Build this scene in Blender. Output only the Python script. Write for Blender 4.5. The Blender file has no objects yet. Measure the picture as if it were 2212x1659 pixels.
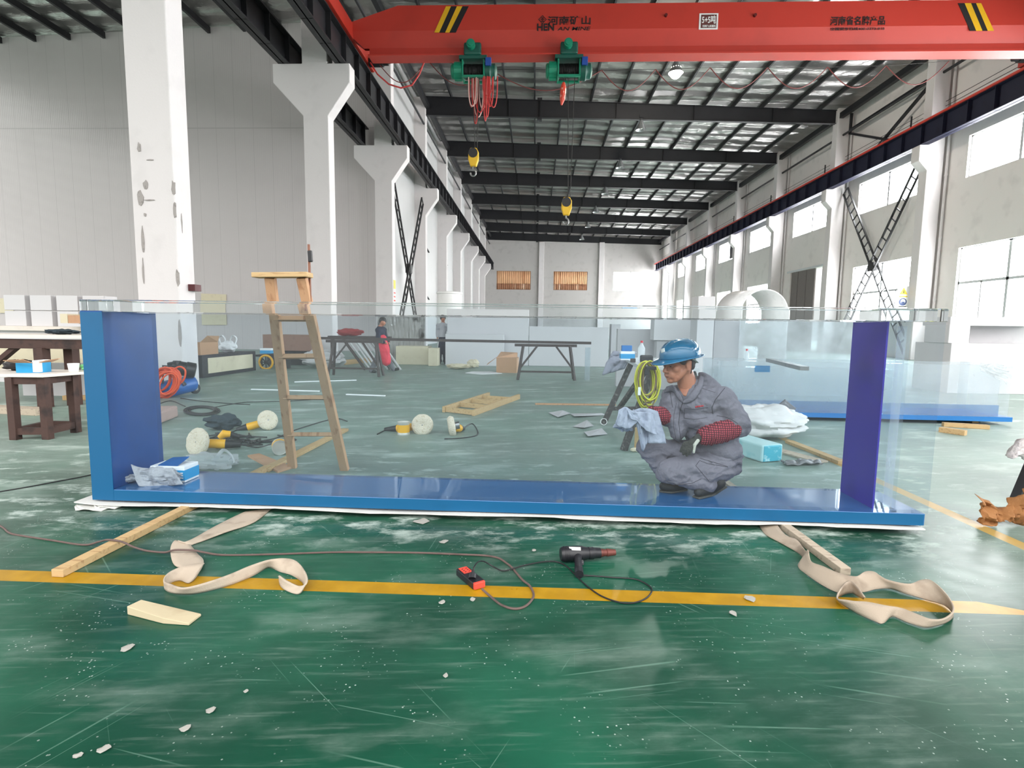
import bpy, bmesh, math, random
from mathutils import Vector, Matrix, noise
random.seed(7)
S = bpy.context.scene
COL = S.collection

# ------------------------------------------------------------------ camera, sky, light, exposure
W, H, F, CH = 2212, 1659, 1175.0, 1.4
YAW, PIT, ROLL = math.atan(49/1181), math.atan(123/1175), 0.013
_cy, _sy, _cp, _sp = math.cos(YAW), math.sin(YAW), math.cos(PIT), math.sin(PIT)
FWD = Vector((-_sy*_cp, _cy*_cp, -_sp)); _R = Vector((_cy, _sy, 0)); _U = _R.cross(FWD)
IR = _R*math.cos(ROLL) + _U*math.sin(ROLL); IU = _U*math.cos(ROLL) - _R*math.sin(ROLL)
EYE = Vector((0, 0, CH))
cam_data = bpy.data.cameras.new('camera'); cam = bpy.data.objects.new('camera', cam_data); COL.objects.link(cam)
cam_data.sensor_width = 36; cam_data.lens = F/W*36; cam_data.clip_end = 400; cam_data.clip_start = 0.05
cam.matrix_world = Matrix(((IR.x, IU.x, -FWD.x, 0), (IR.y, IU.y, -FWD.y, 0), (IR.z, IU.z, -FWD.z, CH), (0, 0, 0, 1)))
S.camera = cam
S.view_settings.view_transform = 'Standard'; S.view_settings.look = 'None'
S.view_settings.exposure = 0.5; S.view_settings.gamma = 1.0; S.view_settings.use_curve_mapping = False

WINDOW_LIGHT = 20.0
world = bpy.data.worlds.new('overcast'); S.world = world; world.use_nodes = True
wn = world.node_tree.nodes; wl = world.node_tree.links
bg = wn['Background']; bg.inputs['Strength'].default_value = 3.3
_tc = wn.new('ShaderNodeTexCoord'); _sx = wn.new('ShaderNodeSeparateXYZ'); _rp = wn.new('ShaderNodeValToRGB')
wl.new(_tc.outputs['Generated'], _sx.inputs[0]); wl.new(_sx.outputs['Z'], _rp.inputs[0]); wl.new(_rp.outputs[0], bg.inputs[0])
_rp.color_ramp.elements[0].position = 0.04; _rp.color_ramp.elements[0].color = (.2, .2, .195, 1)
_rp.color_ramp.elements[1].position = .45; _rp.color_ramp.elements[1].color = (1.0, .99, .97, 1)

def portal(loc, rot, sx, sy):
    d = bpy.data.lights.new('daylight_opening', 'AREA'); d.shape = 'RECTANGLE'; d.size = sx; d.size_y = sy
    d.cycles.is_portal = True
    o = bpy.data.objects.new('daylight_opening', d); COL.objects.link(o); o.location = loc; o.rotation_euler = rot
portal((-7, -3.0, 8.5), (math.radians(90), 0, 0), 56, 17)          # hall end left open unseen behind the camera, to let sky light in
portal((-34, 13, 8), (math.radians(90), 0, math.radians(-90)), 32, 16)   # the open left side
S.cycles.max_bounces = 10; S.cycles.transparent_max_bounces = 24; S.cycles.transmission_bounces = 10
S.cycles.diffuse_bounces = 7; S.cycles.glossy_bounces = 4
S.cycles.sample_clamp_indirect = 6.0

# ------------------------------------------------------------------ measuring helpers
def ray(px, py): return FWD + IR*((px-W/2)/F) - IU*((py-H/2)/F)
def G(px, py, z=0.0):                                              # point on the level plane z
    d = ray(px, py); return EYE + d*((z-CH)/d.z)
def PY(px, py, Y): d = ray(px, py); return EYE + d*(Y/d.y)          # point on the plane at depth Y
def PX(px, py, X): d = ray(px, py); return EYE + d*(X/d.x)
V = Vector
R = math.radians

# ------------------------------------------------------------------ mesh helpers
class MB:
    def __init__(s): s.v = []; s.f = []; s.mi = []; s.cur = 0
    def add(s, vs, fs):
        n = len(s.v); s.v += [tuple(v) for v in vs]; s.f += [tuple(i+n for i in f) for f in fs]; s.mi += [s.cur]*len(fs); return s
    def box(s, c, d, rot=None, top=1.0):
        x, y, z = d[0]/2, d[1]/2, d[2]/2; vs = []
        for sz in (-1, 1):
            k = top if sz > 0 else 1
            for sx, sy in ((-1, -1), (1, -1), (1, 1), (-1, 1)):
                p = V((sx*x*k, sy*y*k, sz*z))
                if rot is not None: p = rot @ p
                vs.append(p + V(c))
        return s.add(vs, [(3, 2, 1, 0), (4, 5, 6, 7), (0, 1, 5, 4), (1, 2, 6, 5), (2, 3, 7, 6), (3, 0, 4, 7)])
    def span(s, a, b):
        a, b = V(a), V(b); return s.box((a+b)/2, [abs(q) for q in (b-a)])
    def bar(s, p0, p1, w, h, up=(0, 0, 1)):
        p0, p1 = V(p0), V(p1); t = (p1-p0).normalized(); u = V(up)
        if abs(t.dot(u)) > .98: u = V((0, 1, 0))
        sd = t.cross(u).normalized(); u = sd.cross(t)
        vs = []
        for p in (p0, p1):
            for a, b in ((-1, -1), (1, -1), (1, 1), (-1, 1)): vs.append(p + sd*(a*w/2) + u*(b*h/2))
        return s.add(vs, [(0, 1, 2, 3), (7, 6, 5, 4), (1, 0, 4, 5), (2, 1, 5, 6), (3, 2, 6, 7), (0, 3, 7, 4)])
    def tube(s, pts, r, n=8, closed=False, flat=1.0):
        pts = [V(p) for p in pts]; m = len(pts); rs = r if hasattr(r, '__len__') else [r]*m
        vs = []; prev = None
        for i, p in enumerate(pts):
            a = pts[(i-1) % m] if (closed or i > 0) else p; b = pts[(i+1) % m] if (closed or i < m-1) else p
            t = (b-a).normalized() if (b-a).length > 1e-9 else V((0, 0, 1))
            if prev is None:
                q = V((0, 0, 1)) if abs(t.z) < .9 else V((1, 0, 0)); sd = t.cross(q).normalized()
            else:
                sd = prev - t*prev.dot(t); sd = sd.normalized() if sd.length > 1e-6 else t.orthogonal().normalized()
            prev = sd; u = sd.cross(t)
            for k in range(n):
                an = 2*math.pi*k/n; vs.append(p + sd*(rs[i]*math.cos(an)) + u*(rs[i]*flat*math.sin(an)))
        fs = []
        for i in range(m if closed else m-1):
            j = (i+1) % m
            for k in range(n): fs.append((i*n+k, i*n+(k+1) % n, j*n+(k+1) % n, j*n+k))
        if not closed: fs.append(tuple(range(n-1, -1, -1))); fs.append(tuple((m-1)*n+k for k in range(n)))
        return s.add(vs, fs)
    def cyl(s, p0, p1, r0, r1=None, n=20): return s.tube([p0, p1], [r0, r0 if r1 is None else r1], n)
    def lathe(s, prof, base=(0, 0, 0), axis=(0, 0, 1), n=24, cap=True):
        ax = V(axis).normalized(); sd = ax.orthogonal().normalized(); u = ax.cross(sd); b = V(base); vs = []; fs = []
        for r, z in prof:
            for k in range(n):
                an = 2*math.pi*k/n; vs.append(b + ax*z + sd*(r*math.cos(an)) + u*(r*math.sin(an)))
        for i in range(len(prof)-1):
            for k in range(n): fs.append((i*n+k, i*n+(k+1) % n, (i+1)*n+(k+1) % n, (i+1)*n+k))
        if cap: fs.append(tuple(range(n-1, -1, -1))); fs.append(tuple((len(prof)-1)*n+k for k in range(n)))
        return s.add(vs, fs)
    def prism(s, poly, depth):                                     # poly: 3-D points in a plane, depth: vector
        n = len(poly); a = [V(p) for p in poly]; b = [p + V(depth) for p in a]
        return s.add(a+b, [tuple(range(n-1, -1, -1)), tuple(range(n, 2*n))] + [(i, (i+1) % n, n+(i+1) % n, n+i) for i in range(n)])
    def ball(s, c, r, n=14, m=9, rot=None):
        r = r if hasattr(r, '__len__') else (r, r, r); c = V(c); vs = []; fs = []
        for i in range(m+1):
            th = math.pi*i/m
            for k in range(n):
                ph = 2*math.pi*k/n; p = V((r[0]*math.sin(th)*math.cos(ph), r[1]*math.sin(th)*math.sin(ph), r[2]*math.cos(th)))
                vs.append(c + (rot @ p if rot is not None else p))
        for i in range(m):
            for k in range(n): fs.append((i*n+k, (i+1)*n+k, (i+1)*n+(k+1) % n, i*n+(k+1) % n))
        return s.add(vs, fs)
    def grid(s, fn, nu, nv):
        vs = [fn(i/nu, j/nv) for j in range(nv+1) for i in range(nu+1)]
        fs = [(j*(nu+1)+i, j*(nu+1)+i+1, (j+1)*(nu+1)+i+1, (j+1)*(nu+1)+i) for j in range(nv) for i in range(nu)]
        return s.add(vs, fs)
    def build(s, name, mats, parent=None, smooth=False, bevel=0, thick=0, sub=0, weld=0, label=None, sharp=40, off=0):
        me = bpy.data.meshes.new(name); me.from_pydata(s.v, [], s.f)
        mats = mats if isinstance(mats, (list, tuple)) else [mats]
        for m in mats: me.materials.append(m)
        if len(mats) > 1: me.polygons.foreach_set('material_index', s.mi)
        bm = bmesh.new(); bm.from_mesh(me)
        bmesh.ops.remove_doubles(bm, verts=bm.verts, dist=weld or 1e-6)
        bmesh.ops.recalc_face_normals(bm, faces=bm.faces); bm.to_mesh(me); bm.free()
        if smooth:
            me.polygons.foreach_set('use_smooth', [True]*len(me.polygons)); me.set_sharp_from_angle(angle=R(sharp))
        o = bpy.data.objects.new(name, me); COL.objects.link(o)
        if thick: m = o.modifiers.new('thick', 'SOLIDIFY'); m.thickness = thick; m.offset = off
        if bevel: m = o.modifiers.new('bevel', 'BEVEL'); m.width = bevel; m.segments = 2; m.limit_method = 'ANGLE'; m.angle_limit = R(40)
        if sub: m = o.modifiers.new('sub', 'SUBSURF'); m.levels = sub; m.render_levels = sub
        if parent is not None: attach(o, parent)
        if label: o['label'] = label
        return o

def attach(o, parent):
    # vertices are written in the world (or in the thing's own frame before it is moved): keep them where they are
    o.parent = parent
    root = parent
    while root.parent is not None: root = root.parent
    if parent.type == 'EMPTY' and parent.parent is None: o.matrix_parent_inverse = Matrix.Translation(-parent.location)

def tag(o, label, cat=None, group=None, kind=None):
    o['label'] = label
    if cat: o['category'] = cat
    if group: o['group'] = group
    if kind: o['kind'] = kind
    return o
def thing(name, label, cat, loc=(0, 0, 0), group=None, kind=None):
    o = bpy.data.objects.new(name, None); COL.objects.link(o); o.location = loc; o.empty_display_size = .1
    return tag(o, label, cat, group, kind)
def dup(root, loc, rz=None, label=None, group=None):
    c = root.copy(); COL.objects.link(c); c.location = loc
    if rz is not None: c.rotation_euler = (0, 0, rz)
    if label: c['label'] = label
    if group: c['group'] = group
    for ch in list(root.children):
        k = ch.copy(); COL.objects.link(k); k.parent = c; k.matrix_parent_inverse = ch.matrix_parent_inverse.copy()
        for g in list(ch.children):
            q = g.copy(); COL.objects.link(q); q.parent = k; q.matrix_parent_inverse = g.matrix_parent_inverse.copy()
    return c
def spline(pts, n=8, closed=False):
    pts = [V(p) for p in pts]; m = len(pts); out = []
    for i in range(m if closed else m-1):
        g = lambda k: pts[k % m] if closed else pts[max(0, min(m-1, k))]
        a, b, c, d = g(i-1), g(i), g(i+1), g(i+2)
        for k in range(n):
            t = k/n; out.append(.5*((2*b) + (c-a)*t + (2*a-5*b+4*c-d)*t*t + (3*b-a-3*c+d)*t**3))
    if not closed: out.append(pts[-1])
    return out

def plank(name, a, b, w, h, mat, lb, cat='timber', group=None, z=0.0):
    a, b = V(a), V(b); a.z = b.z = z + h/2 + .001
    return tag(MB().bar(a, b, w, h).build(name, mat, bevel=.003), lb, cat, group)
# ------------------------------------------------------------------ materials
def L(c):
    return tuple(((x/255)/12.92 if x/255 <= .04045 else ((x/255+.055)/1.055)**2.4) for x in c) + (1,)
def M(name, c, rough=.6, metal=0.0, var=.12, scale=6.0, bump=0.0, bscale=60.0, c2=None, spec=.5, coat=0.0, stretch=None, detail=4):
    m = bpy.data.materials.new(name); m.use_nodes = True; n = m.node_tree.nodes; l = m.node_tree.links
    b = n['Principled BSDF']; b.inputs['Roughness'].default_value = rough; b.inputs['Metallic'].default_value = metal
    b.inputs['Specular IOR Level'].default_value = spec; b.inputs['Coat Weight'].default_value = coat; b.inputs['Coat Roughness'].default_value = .08
    tc = n.new('ShaderNodeTexCoord'); mp = n.new('ShaderNodeMapping'); l.new(tc.outputs['Object'], mp.inputs[0])
    if stretch: mp.inputs['Scale'].default_value = stretch
    nz = n.new('ShaderNodeTexNoise'); nz.inputs['Scale'].default_value = scale; nz.inputs['Detail'].default_value = detail
    l.new(mp.outputs[0], nz.inputs['Vector'])
    rp = n.new('ShaderNodeValToRGB'); a = L(c); k = L(c2) if c2 else tuple(x*(1-var) for x in a[:3]) + (1,)
    rp.color_ramp.elements[0].position = .3; rp.color_ramp.elements[0].color = k
    rp.color_ramp.elements[1].position = .455; rp.color_ramp.elements[1].color = a
    l.new(nz.outputs['Fac'], rp.inputs[0]); l.new(rp.outputs[0], b.inputs['Base Color'])
    if bump:
        nb = n.new('ShaderNodeTexNoise'); nb.inputs['Scale'].default_value = bscale; nb.inputs['Detail'].default_value = 3
        l.new(mp.outputs[0], nb.inputs['Vector']); bp = n.new('ShaderNodeBump'); bp.inputs['Strength'].default_value = bump; bp.inputs['Distance'].default_value = .02
        l.new(nb.outputs['Fac'], bp.inputs['Height']); l.new(bp.outputs[0], b.inputs['Normal'])
    return m
def emit(name, c, strength):
    m = bpy.data.materials.new(name); m.use_nodes = True; n = m.node_tree.nodes; l = m.node_tree.links
    for x in list(n):
        if x.type == 'BSDF_PRINCIPLED': n.remove(x)
    e = n.new('ShaderNodeEmission'); e.inputs[0].default_value = L(c); e.inputs[1].default_value = strength
    l.new(e.outputs[0], n['Material Output'].inputs[0]); return m
def clear(name, tint=(244, 248, 250), haze=.06, rough=.02, ior=1.35, hazec=(238, 238, 238), streak=0.0):
    # straight-through acrylic sheet: transparency, a Fresnel gloss and a little dust haze
    m = bpy.data.materials.new(name); m.use_nodes = True; n = m.node_tree.nodes; l = m.node_tree.links
    n.remove(n['Principled BSDF'])
    t = n.new('ShaderNodeBsdfTransparent'); t.inputs[0].default_value = L(tint)
    g = n.new('ShaderNodeBsdfGlossy'); g.inputs['Roughness'].default_value = rough
    fr = n.new('ShaderNodeFresnel'); ge = n.new('ShaderNodeNewGeometry'); mr = n.new('ShaderNodeMapRange'); mr.inputs[3].default_value = ior; mr.inputs[4].default_value = 1/ior
    l.new(ge.outputs['Backfacing'], mr.inputs[0]); l.new(mr.outputs[0], fr.inputs['IOR'])
    mx = n.new('ShaderNodeMixShader'); l.new(fr.outputs[0], mx.inputs[0]); l.new(t.outputs[0], mx.inputs[1]); l.new(g.outputs[0], mx.inputs[2])
    d = n.new('ShaderNodeBsdfDiffuse'); d.inputs[0].default_value = L(hazec)
    tr = n.new('ShaderNodeBsdfTranslucent'); tr.inputs[0].default_value = L(hazec)
    ds = n.new('ShaderNodeMixShader'); ds.inputs[0].default_value = .5; l.new(d.outputs[0], ds.inputs[1]); l.new(tr.outputs[0], ds.inputs[2])
    m2 = n.new('ShaderNodeMixShader'); m2.inputs[0].default_value = haze; l.new(mx.outputs[0], m2.inputs[1]); l.new(ds.outputs[0], m2.inputs[2])
    tc = n.new('ShaderNodeTexCoord'); nz = n.new('ShaderNodeTexNoise'); nz.inputs['Scale'].default_value = 1.7; nz.inputs['Detail'].default_value = 5
    l.new(tc.outputs['Object'], nz.inputs['Vector'])
    ml = n.new('ShaderNodeMath'); ml.operation = 'MULTIPLY'; ml.inputs[1].default_value = haze*2; l.new(nz.outputs['Fac'], ml.inputs[0]); l.new(ml.outputs[0], m2.inputs[0])
    l.new(m2.outputs[0], n['Material Output'].inputs[0]); return m
def glass(name, c=(245, 249, 250), rough=.01, ior=1.49):
    m = bpy.data.materials.new(name); m.use_nodes = True; b = m.node_tree.nodes['Principled BSDF']
    b.inputs['Base Color'].default_value = L(c); b.inputs['Transmission Weight'].default_value = 1; b.inputs['Roughness'].default_value = rough; b.inputs['IOR'].default_value = ior
    return m

def floor_material():
    m = bpy.data.materials.new('green_epoxy_floor'); m.use_nodes = True; n = m.node_tree.nodes; l = m.node_tree.links
    b = n['Principled BSDF']; tc = n.new('ShaderNodeTexCoord'); sx = n.new('ShaderNodeSeparateXYZ'); l.new(tc.outputs['Object'], sx.inputs[0])
    def math_(op, a, c=None, clamp=False):
        q = n.new('ShaderNodeMath'); q.operation = op; q.use_clamp = clamp
        for i, z in enumerate((a, c)):
            if z is None: continue
            if isinstance(z, (int, float)): q.inputs[i].default_value = z
            else: l.new(z, q.inputs[i])
        return q.outputs[0]
    def nz(scale, sc=(1, 1, 1), detail=4, rot=0, rough=.5):
        mp = n.new('ShaderNodeMapping'); mp.vector_type = 'TEXTURE'; mp.inputs['Scale'].default_value = tuple(1/q for q in sc); mp.inputs['Rotation'].default_value = (0, 0, rot); l.new(tc.outputs['Object'], mp.inputs[0])
        q = n.new('ShaderNodeTexNoise'); q.inputs['Scale'].default_value = scale; q.inputs['Detail'].default_value = detail; q.inputs['Roughness'].default_value = rough; l.new(mp.outputs[0], q.inputs['Vector']); return q.outputs['Fac']
    def step(x, a, c2):
        q = n.new('ShaderNodeMapRange'); q.interpolation_type = 'SMOOTHSTEP'; q.inputs[1].default_value = a; q.inputs[2].default_value = c2; l.new(x, q.inputs[0]); return q.outputs[0]
    def mix(f, a, c2):
        q = n.new('ShaderNodeMix'); q.data_type = 'RGBA'
        if isinstance(f, (int, float)): q.inputs[0].default_value = f
        else: l.new(f, q.inputs[0])
        for i, z in ((6, a), (7, c2)):
            if isinstance(z, tuple): q.inputs[i].default_value = z
            else: l.new(z, q.inputs[i])
        return q.outputs[2]
    X, Y = sx.outputs['X'], sx.outputs['Y']
    green = mix(step(nz(.9, detail=6), .35, .7), L(FLOOR_A), L(FLOOR_B))
    # wear: fine sideways brushing and broad dusty patches; beyond the tank and to the right, dust plus pale glare painted in
    brush = step(nz(2.2, (1.2, 16, 1), 6, .08, .65), .5, .78)
    dust = step(nz(1.1, (1, 2.4, 1), 7, .2, .62), .48, .8)
    reg = math_('MAXIMUM', math_('MULTIPLY', step(X, 2.2, 4.2), step(Y, 1.6, 4.2)), math_('MULTIPLY', step(Y, 3.5, 5.6), .72))
    reg = math_('MAXIMUM', reg, math_('MULTIPLY', math_('SUBTRACT', 1.0, step(X, -5.2, -2.6)), .5))  # pale cast on the left too, its glare painted with the dust
    d = math_('ADD', math_('MULTIPLY', dust, math_('ADD', .24, math_('MULTIPLY', reg, .56))), math_('MULTIPLY', brush, math_('ADD', .13, math_('MULTIPLY', reg, .25))), True)
    d = math_('ADD', d, math_('MULTIPLY', reg, .52), True)
    # powder spilled in a band round the tank's foot
    near = math_('MULTIPLY', step(Y, 3.0, 3.75), math_('SUBTRACT', 1.0, step(Y, 5.6, 7.5)))
    spill = math_('MULTIPLY', math_('MULTIPLY', step(nz(2.6, (1, 2.0, 1), 8, .1, .7), .47, .66), near), .85)
    d = math_('MAXIMUM', d, spill)
    col = mix(d, green, L((186, 200, 193)))
    # scratches and flecks
    for rot, sc, sp, th in ((.25, (1, 120, 1), .55, .70), (1.15, (1, 140, 1), .42, .705), (-.75, (1, 110, 1), .6, .70), (2.3, (1, 130, 1), .5, .705), (.02, (1, 90, 1), .8, .69), (-.2, (1, 120, 1), .45, .70), (1.5, (1, 150, 1), .5, .705)):
        s1 = step(nz(sp, sc, 2, rot, .4), th, th+.03)
        brk = step(nz(1.6, detail=3, rot=rot), .5, .6)
        col = mix(math_('MULTIPLY', math_('MULTIPLY', s1, brk), .32), col, L((120, 156, 140)))
    for sc, rr, am in ((9, .035, .8), (17, .06, .7), (38, .13, .6)):
        vo = n.new('ShaderNodeTexVoronoi'); vo.inputs['Scale'].default_value = sc; l.new(tc.outputs['Object'], vo.inputs['Vector'])
        sel = step(nz(3.1 if sc > 12 else 7.0, detail=3), .5, .62)
        sp_ = math_('MULTIPLY', math_('LESS_THAN', vo.outputs['Distance'], rr), sel)
        col = mix(math_('MULTIPLY', sp_, am), col, L((196, 206, 200)))
    # painted yellow lanes
    def band(c, lo, hi): return math_('MULTIPLY', math_('GREATER_THAN', c, lo), math_('LESS_THAN', c, hi))
    lane1 = math_('MULTIPLY', band(Y, 2.695, 2.82), math_('LESS_THAN', math_('ADD', X, math_('MULTIPLY', math_('SUBTRACT', Y, 2.7), 2.2)), 2.60))
    lane2 = math_('MULTIPLY', band(X, 3.20, 3.31), band(Y, 3.0, 30))
    worn = step(nz(5, (1, 1, 1), 6), .72, .8)
    col = mix(math_('MULTIPLY', lane1, math_('SUBTRACT', 1.0, math_('MULTIPLY', worn, .5))), col, mix(step(nz(9, detail=5), .3, .8), L((160, 120, 12)), L((178, 136, 26))))
    col = mix(math_('MULTIPLY', lane2, math_('SUBTRACT', .75, math_('MULTIPLY', dust, .45))), col, L((190, 150, 66)))
    l.new(col, b.inputs['Base Color'])
    ro = math_('ADD', .24, math_('MULTIPLY', d, .38)); ro = math_('ADD', ro, math_('MULTIPLY', nz(7, detail=5), .12)); l.new(ro, b.inputs['Roughness'])
    b.inputs['Specular IOR Level'].default_value = .3
    bp = n.new('ShaderNodeBump'); bp.inputs['Strength'].default_value = .1; bp.inputs['Distance'].default_value = .01; l.new(nz(9, detail=5), bp.inputs['Height']); l.new(bp.outputs[0], b.inputs['Normal'])
    return m
FLOOR_A, FLOOR_B = (14, 62, 46), (28, 90, 68)

def foil_material():
    m = bpy.data.materials.new('foil_insulation'); m.use_nodes = True; n = m.node_tree.nodes; l = m.node_tree.links; b = n['Principled BSDF']
    b.inputs['Metallic'].default_value = .85; b.inputs['Roughness'].default_value = .33; b.inputs['Base Color'].default_value = L((176, 174, 172))
    tc = n.new('ShaderNodeTexCoord'); mp = n.new('ShaderNodeMapping'); mp.inputs['Scale'].default_value = (.55, 1.0, 1); l.new(tc.outputs['Object'], mp.inputs[0])
    a = n.new('ShaderNodeTexNoise'); a.inputs['Scale'].default_value = 1.0; a.inputs['Detail'].default_value = 5; l.new(mp.outputs[0], a.inputs['Vector'])
    w = n.new('ShaderNodeTexWave'); w.bands_direction = 'Y'; w.inputs['Scale'].default_value = .23; w.inputs['Distortion'].default_value = 3; w.inputs['Detail'].default_value = 3; l.new(tc.outputs['Object'], w.inputs['Vector'])
    ad = n.new('ShaderNodeMath'); ad.operation = 'MULTIPLY_ADD'; ad.inputs[1].default_value = .6; l.new(w.outputs['Fac'], ad.inputs[0]); l.new(a.outputs['Fac'], ad.inputs[2])
    bp = n.new('ShaderNodeBump'); bp.inputs['Strength'].default_value = .8; bp.inputs['Distance'].default_value = .5; l.new(ad.outputs[0], bp.inputs['Height']); l.new(bp.outputs[0], b.inputs['Normal'])
    return m

def panel_material(name, c, step_x, axis='X', rough=.35, zj=None, line=.82):
    # insulated sheet wall: vertical joints every step_x metres along an axis, one level joint
    m = M(name, c, rough=rough, var=.05, scale=.4); n = m.node_tree.nodes; l = m.node_tree.links; b = n['Principled BSDF']
    src = b.inputs['Base Color'].links[0].from_socket
    tc = n.new('ShaderNodeTexCoord'); sx = n.new('ShaderNodeSeparateXYZ'); l.new(tc.outputs['Object'], sx.inputs[0])
    def mth(op, a, c2):
        q = n.new('ShaderNodeMath'); q.operation = op
        for i, z in enumerate((a, c2)):
            if isinstance(z, (int, float)): q.inputs[i].default_value = z
            else: l.new(z, q.inputs[i])
        return q.outputs[0]
    f = mth('FRACT', mth('DIVIDE', mth('ADD', sx.outputs[axis], 500.0), step_x), 0)
    j = mth('LESS_THAN', f, .02/step_x)
    if zj is not None: j = mth('MAXIMUM', j, mth('LESS_THAN', mth('ABSOLUTE', mth('SUBTRACT', sx.outputs['Z'], zj), 0), .03))
    mx = n.new('ShaderNodeMix'); mx.data_type = 'RGBA'; l.new(j, mx.inputs[0]); l.new(src, mx.inputs[6]); mx.inputs[7].default_value = tuple(x*line for x in L(c)[:3]) + (1,)
    l.new(mx.outputs[2], b.inputs['Base Color'])
    # shallow ribs between the joints
    r2 = mth('SINE', mth('MULTIPLY', sx.outputs[axis], 62.0), 0)
    bp = n.new('ShaderNodeBump'); bp.inputs['Strength'].default_value = .12; bp.inputs['Distance'].default_value = .01; l.new(r2, bp.inputs['Height']); l.new(bp.outputs[0], b.inputs['Normal'])
    return m

m_floor = floor_material(); m_foil = foil_material()
m_wall = M('whitewashed_plaster', (230, 225, 222), .85, var=.1, scale=1.2, bump=.15, bscale=25)
m_column = M('whitewashed_concrete', (216, 211, 211), .8, var=.06, scale=1.5, bump=.12, bscale=20)
m_chip = M('bare_cement', (160, 154, 151), .9, var=.3, scale=12)
m_panel = panel_material('grey_sheet_wall', (198, 191, 191), 1.0, 'X', .26, 11.62)
m_panel_side = panel_material('pale_sheet_wall', (196, 196, 196), 1.0, 'Y', .4, 11.62)
m_black = M('black_steel', (30, 30, 34), .5, var=.25, scale=3)
m_navy = M('dark_blue_steel', (32, 34, 54), .65, var=.2, scale=2, spec=.3)
m_red = M('crane_red_paint', (184, 50, 36), .5, var=.1, scale=.8)
m_rail = M('rail_red', (205, 60, 45), .5)
m_white = M('white_paint', (232, 232, 230), .5, var=.04)
m_alu = M('white_aluminium', (205, 208, 210), .4, metal=.2, var=.05)
m_yellow = M('yellow_paint', (222, 170, 20), .5, var=.08)
m_ink = M('black_ink', (22, 18, 20), .6, var=.1)
m_pane = emit('daylight_pane', (252, 254, 255), WINDOW_LIGHT)
m_steel = M('bare_steel', (150, 150, 150), .35, metal=.9, var=.2, scale=10)
m_wood = M('pale_timber', (188, 158, 114), .7, c2=(160, 126, 86), scale=3, stretch=(2, 14, 14), bump=.1, bscale=20)
m_wood_old = M('weathered_timber', (190, 148, 112), .75, c2=(158, 112, 80), scale=3, stretch=(8, 8, 1.2), bump=.15, bscale=20)
m_wood_dark = M('stained_dark_timber', (70, 48, 42), .7, c2=(40, 28, 26), scale=5, bump=.2, bscale=18)
m_wood_grey = M('dusty_timber', (178, 164, 146), .85, c2=(140, 126, 112), scale=4, stretch=(3, 10, 10))
# ------------------------------------------------------------------ the setting
BAY = 8.6; YC = [11.2 + BAY*i for i in range(10)]                  # column lines along the hall
YB = 88.6
def roofz(X): return 16.72 - (X+8)*.036 if X > -8 else 16.95 + (X+8)*.036

fl = MB().add([(-60, -12, 0), (40, -12, 0), (40, 95, 0), (-60, 95, 0)], [(0, 1, 2, 3)]).build('floor', m_floor)
tag(fl, 'worn green epoxy hall floor with yellow painted lanes', kind='structure')
cl = MB().add([(-8.4, 0, roofz(-7.99)+.014), (20.3, 0, roofz(20.3)), (20.3, YB+3.2, roofz(20.3)), (-8.4, YB+3.2, roofz(-7.99)+.014)], [(0, 1, 2, 3)]).build('ceiling', m_foil, thick=.03, off=1)
cl.location.y = -3; tag(cl, 'silver foil insulation under the main roof sheets', kind='structure')
cl = MB().add([(-34, -3, roofz(-34)), (-8, -3, roofz(-8.01)), (-8, 29.2, roofz(-8.01)), (-34, 29.2, roofz(-34))], [(0, 1, 2, 3)]).build('ceiling', m_foil, thick=.03, off=1); tag(cl, 'foil insulation over the left bay', kind='structure')
w = MB().span((-34, 29.2, 0), (-8.35, 29.32, 16.9)).build('wall_partition', m_panel); tag(w, 'grey sheet partition wall across the left bay', kind='structure')
w = MB().span((-8.3, 29.2, 0), (-8.2, YB, 16.7)).build('wall_left', m_panel_side); tag(w, 'pale sheet wall behind the left columns', kind='structure')

# back wall with three windows
BW = [(-6.37, -.89), (2.76, 8.15), (12.25, 17.66)]
def holed_wall(lo, hi, z0, z1, holes, put):
    # holes: (a0, a1, zb, zt); put(a0, a1, z0, z1) adds one block of wall
    xs = sorted({lo, hi, *[h[0] for h in holes], *[h[1] for h in holes]})
    for a, b in zip(xs, xs[1:]):
        hs = sorted([(h[2], h[3]) for h in holes if h[0] <= a+1e-6 and h[1] >= b-1e-6]); z = z0
        for p, q in hs:
            if p > z: put(a, b, z, p)
            z = q
        if z < z1: put(a, b, z, z1)
mb = MB(); holed_wall(-8.3, 20.3, 0, 16.7, [(a, b, 7.4, 10.35) for a, b in BW], lambda a, b, p, q: mb.span((a, YB, p), (b, YB+.3, q)))
w = mb.build('wall_back', M('far_plaster', (188, 184, 182), .85, var=.1, scale=1.2), weld=1e-4); tag(w, 'whitewashed far end wall', kind='structure')
m_curtain = M('tan_curtain', (240, 190, 148), .8, c2=(206, 148, 108), scale=1.0, stretch=(3.2, 1, .05))
m_curtain2 = M('brown_curtain_hem', (170, 120, 92), .8, c2=(226, 196, 170), scale=1.0, stretch=(3.2, 1, .05))
wi = 0
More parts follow.
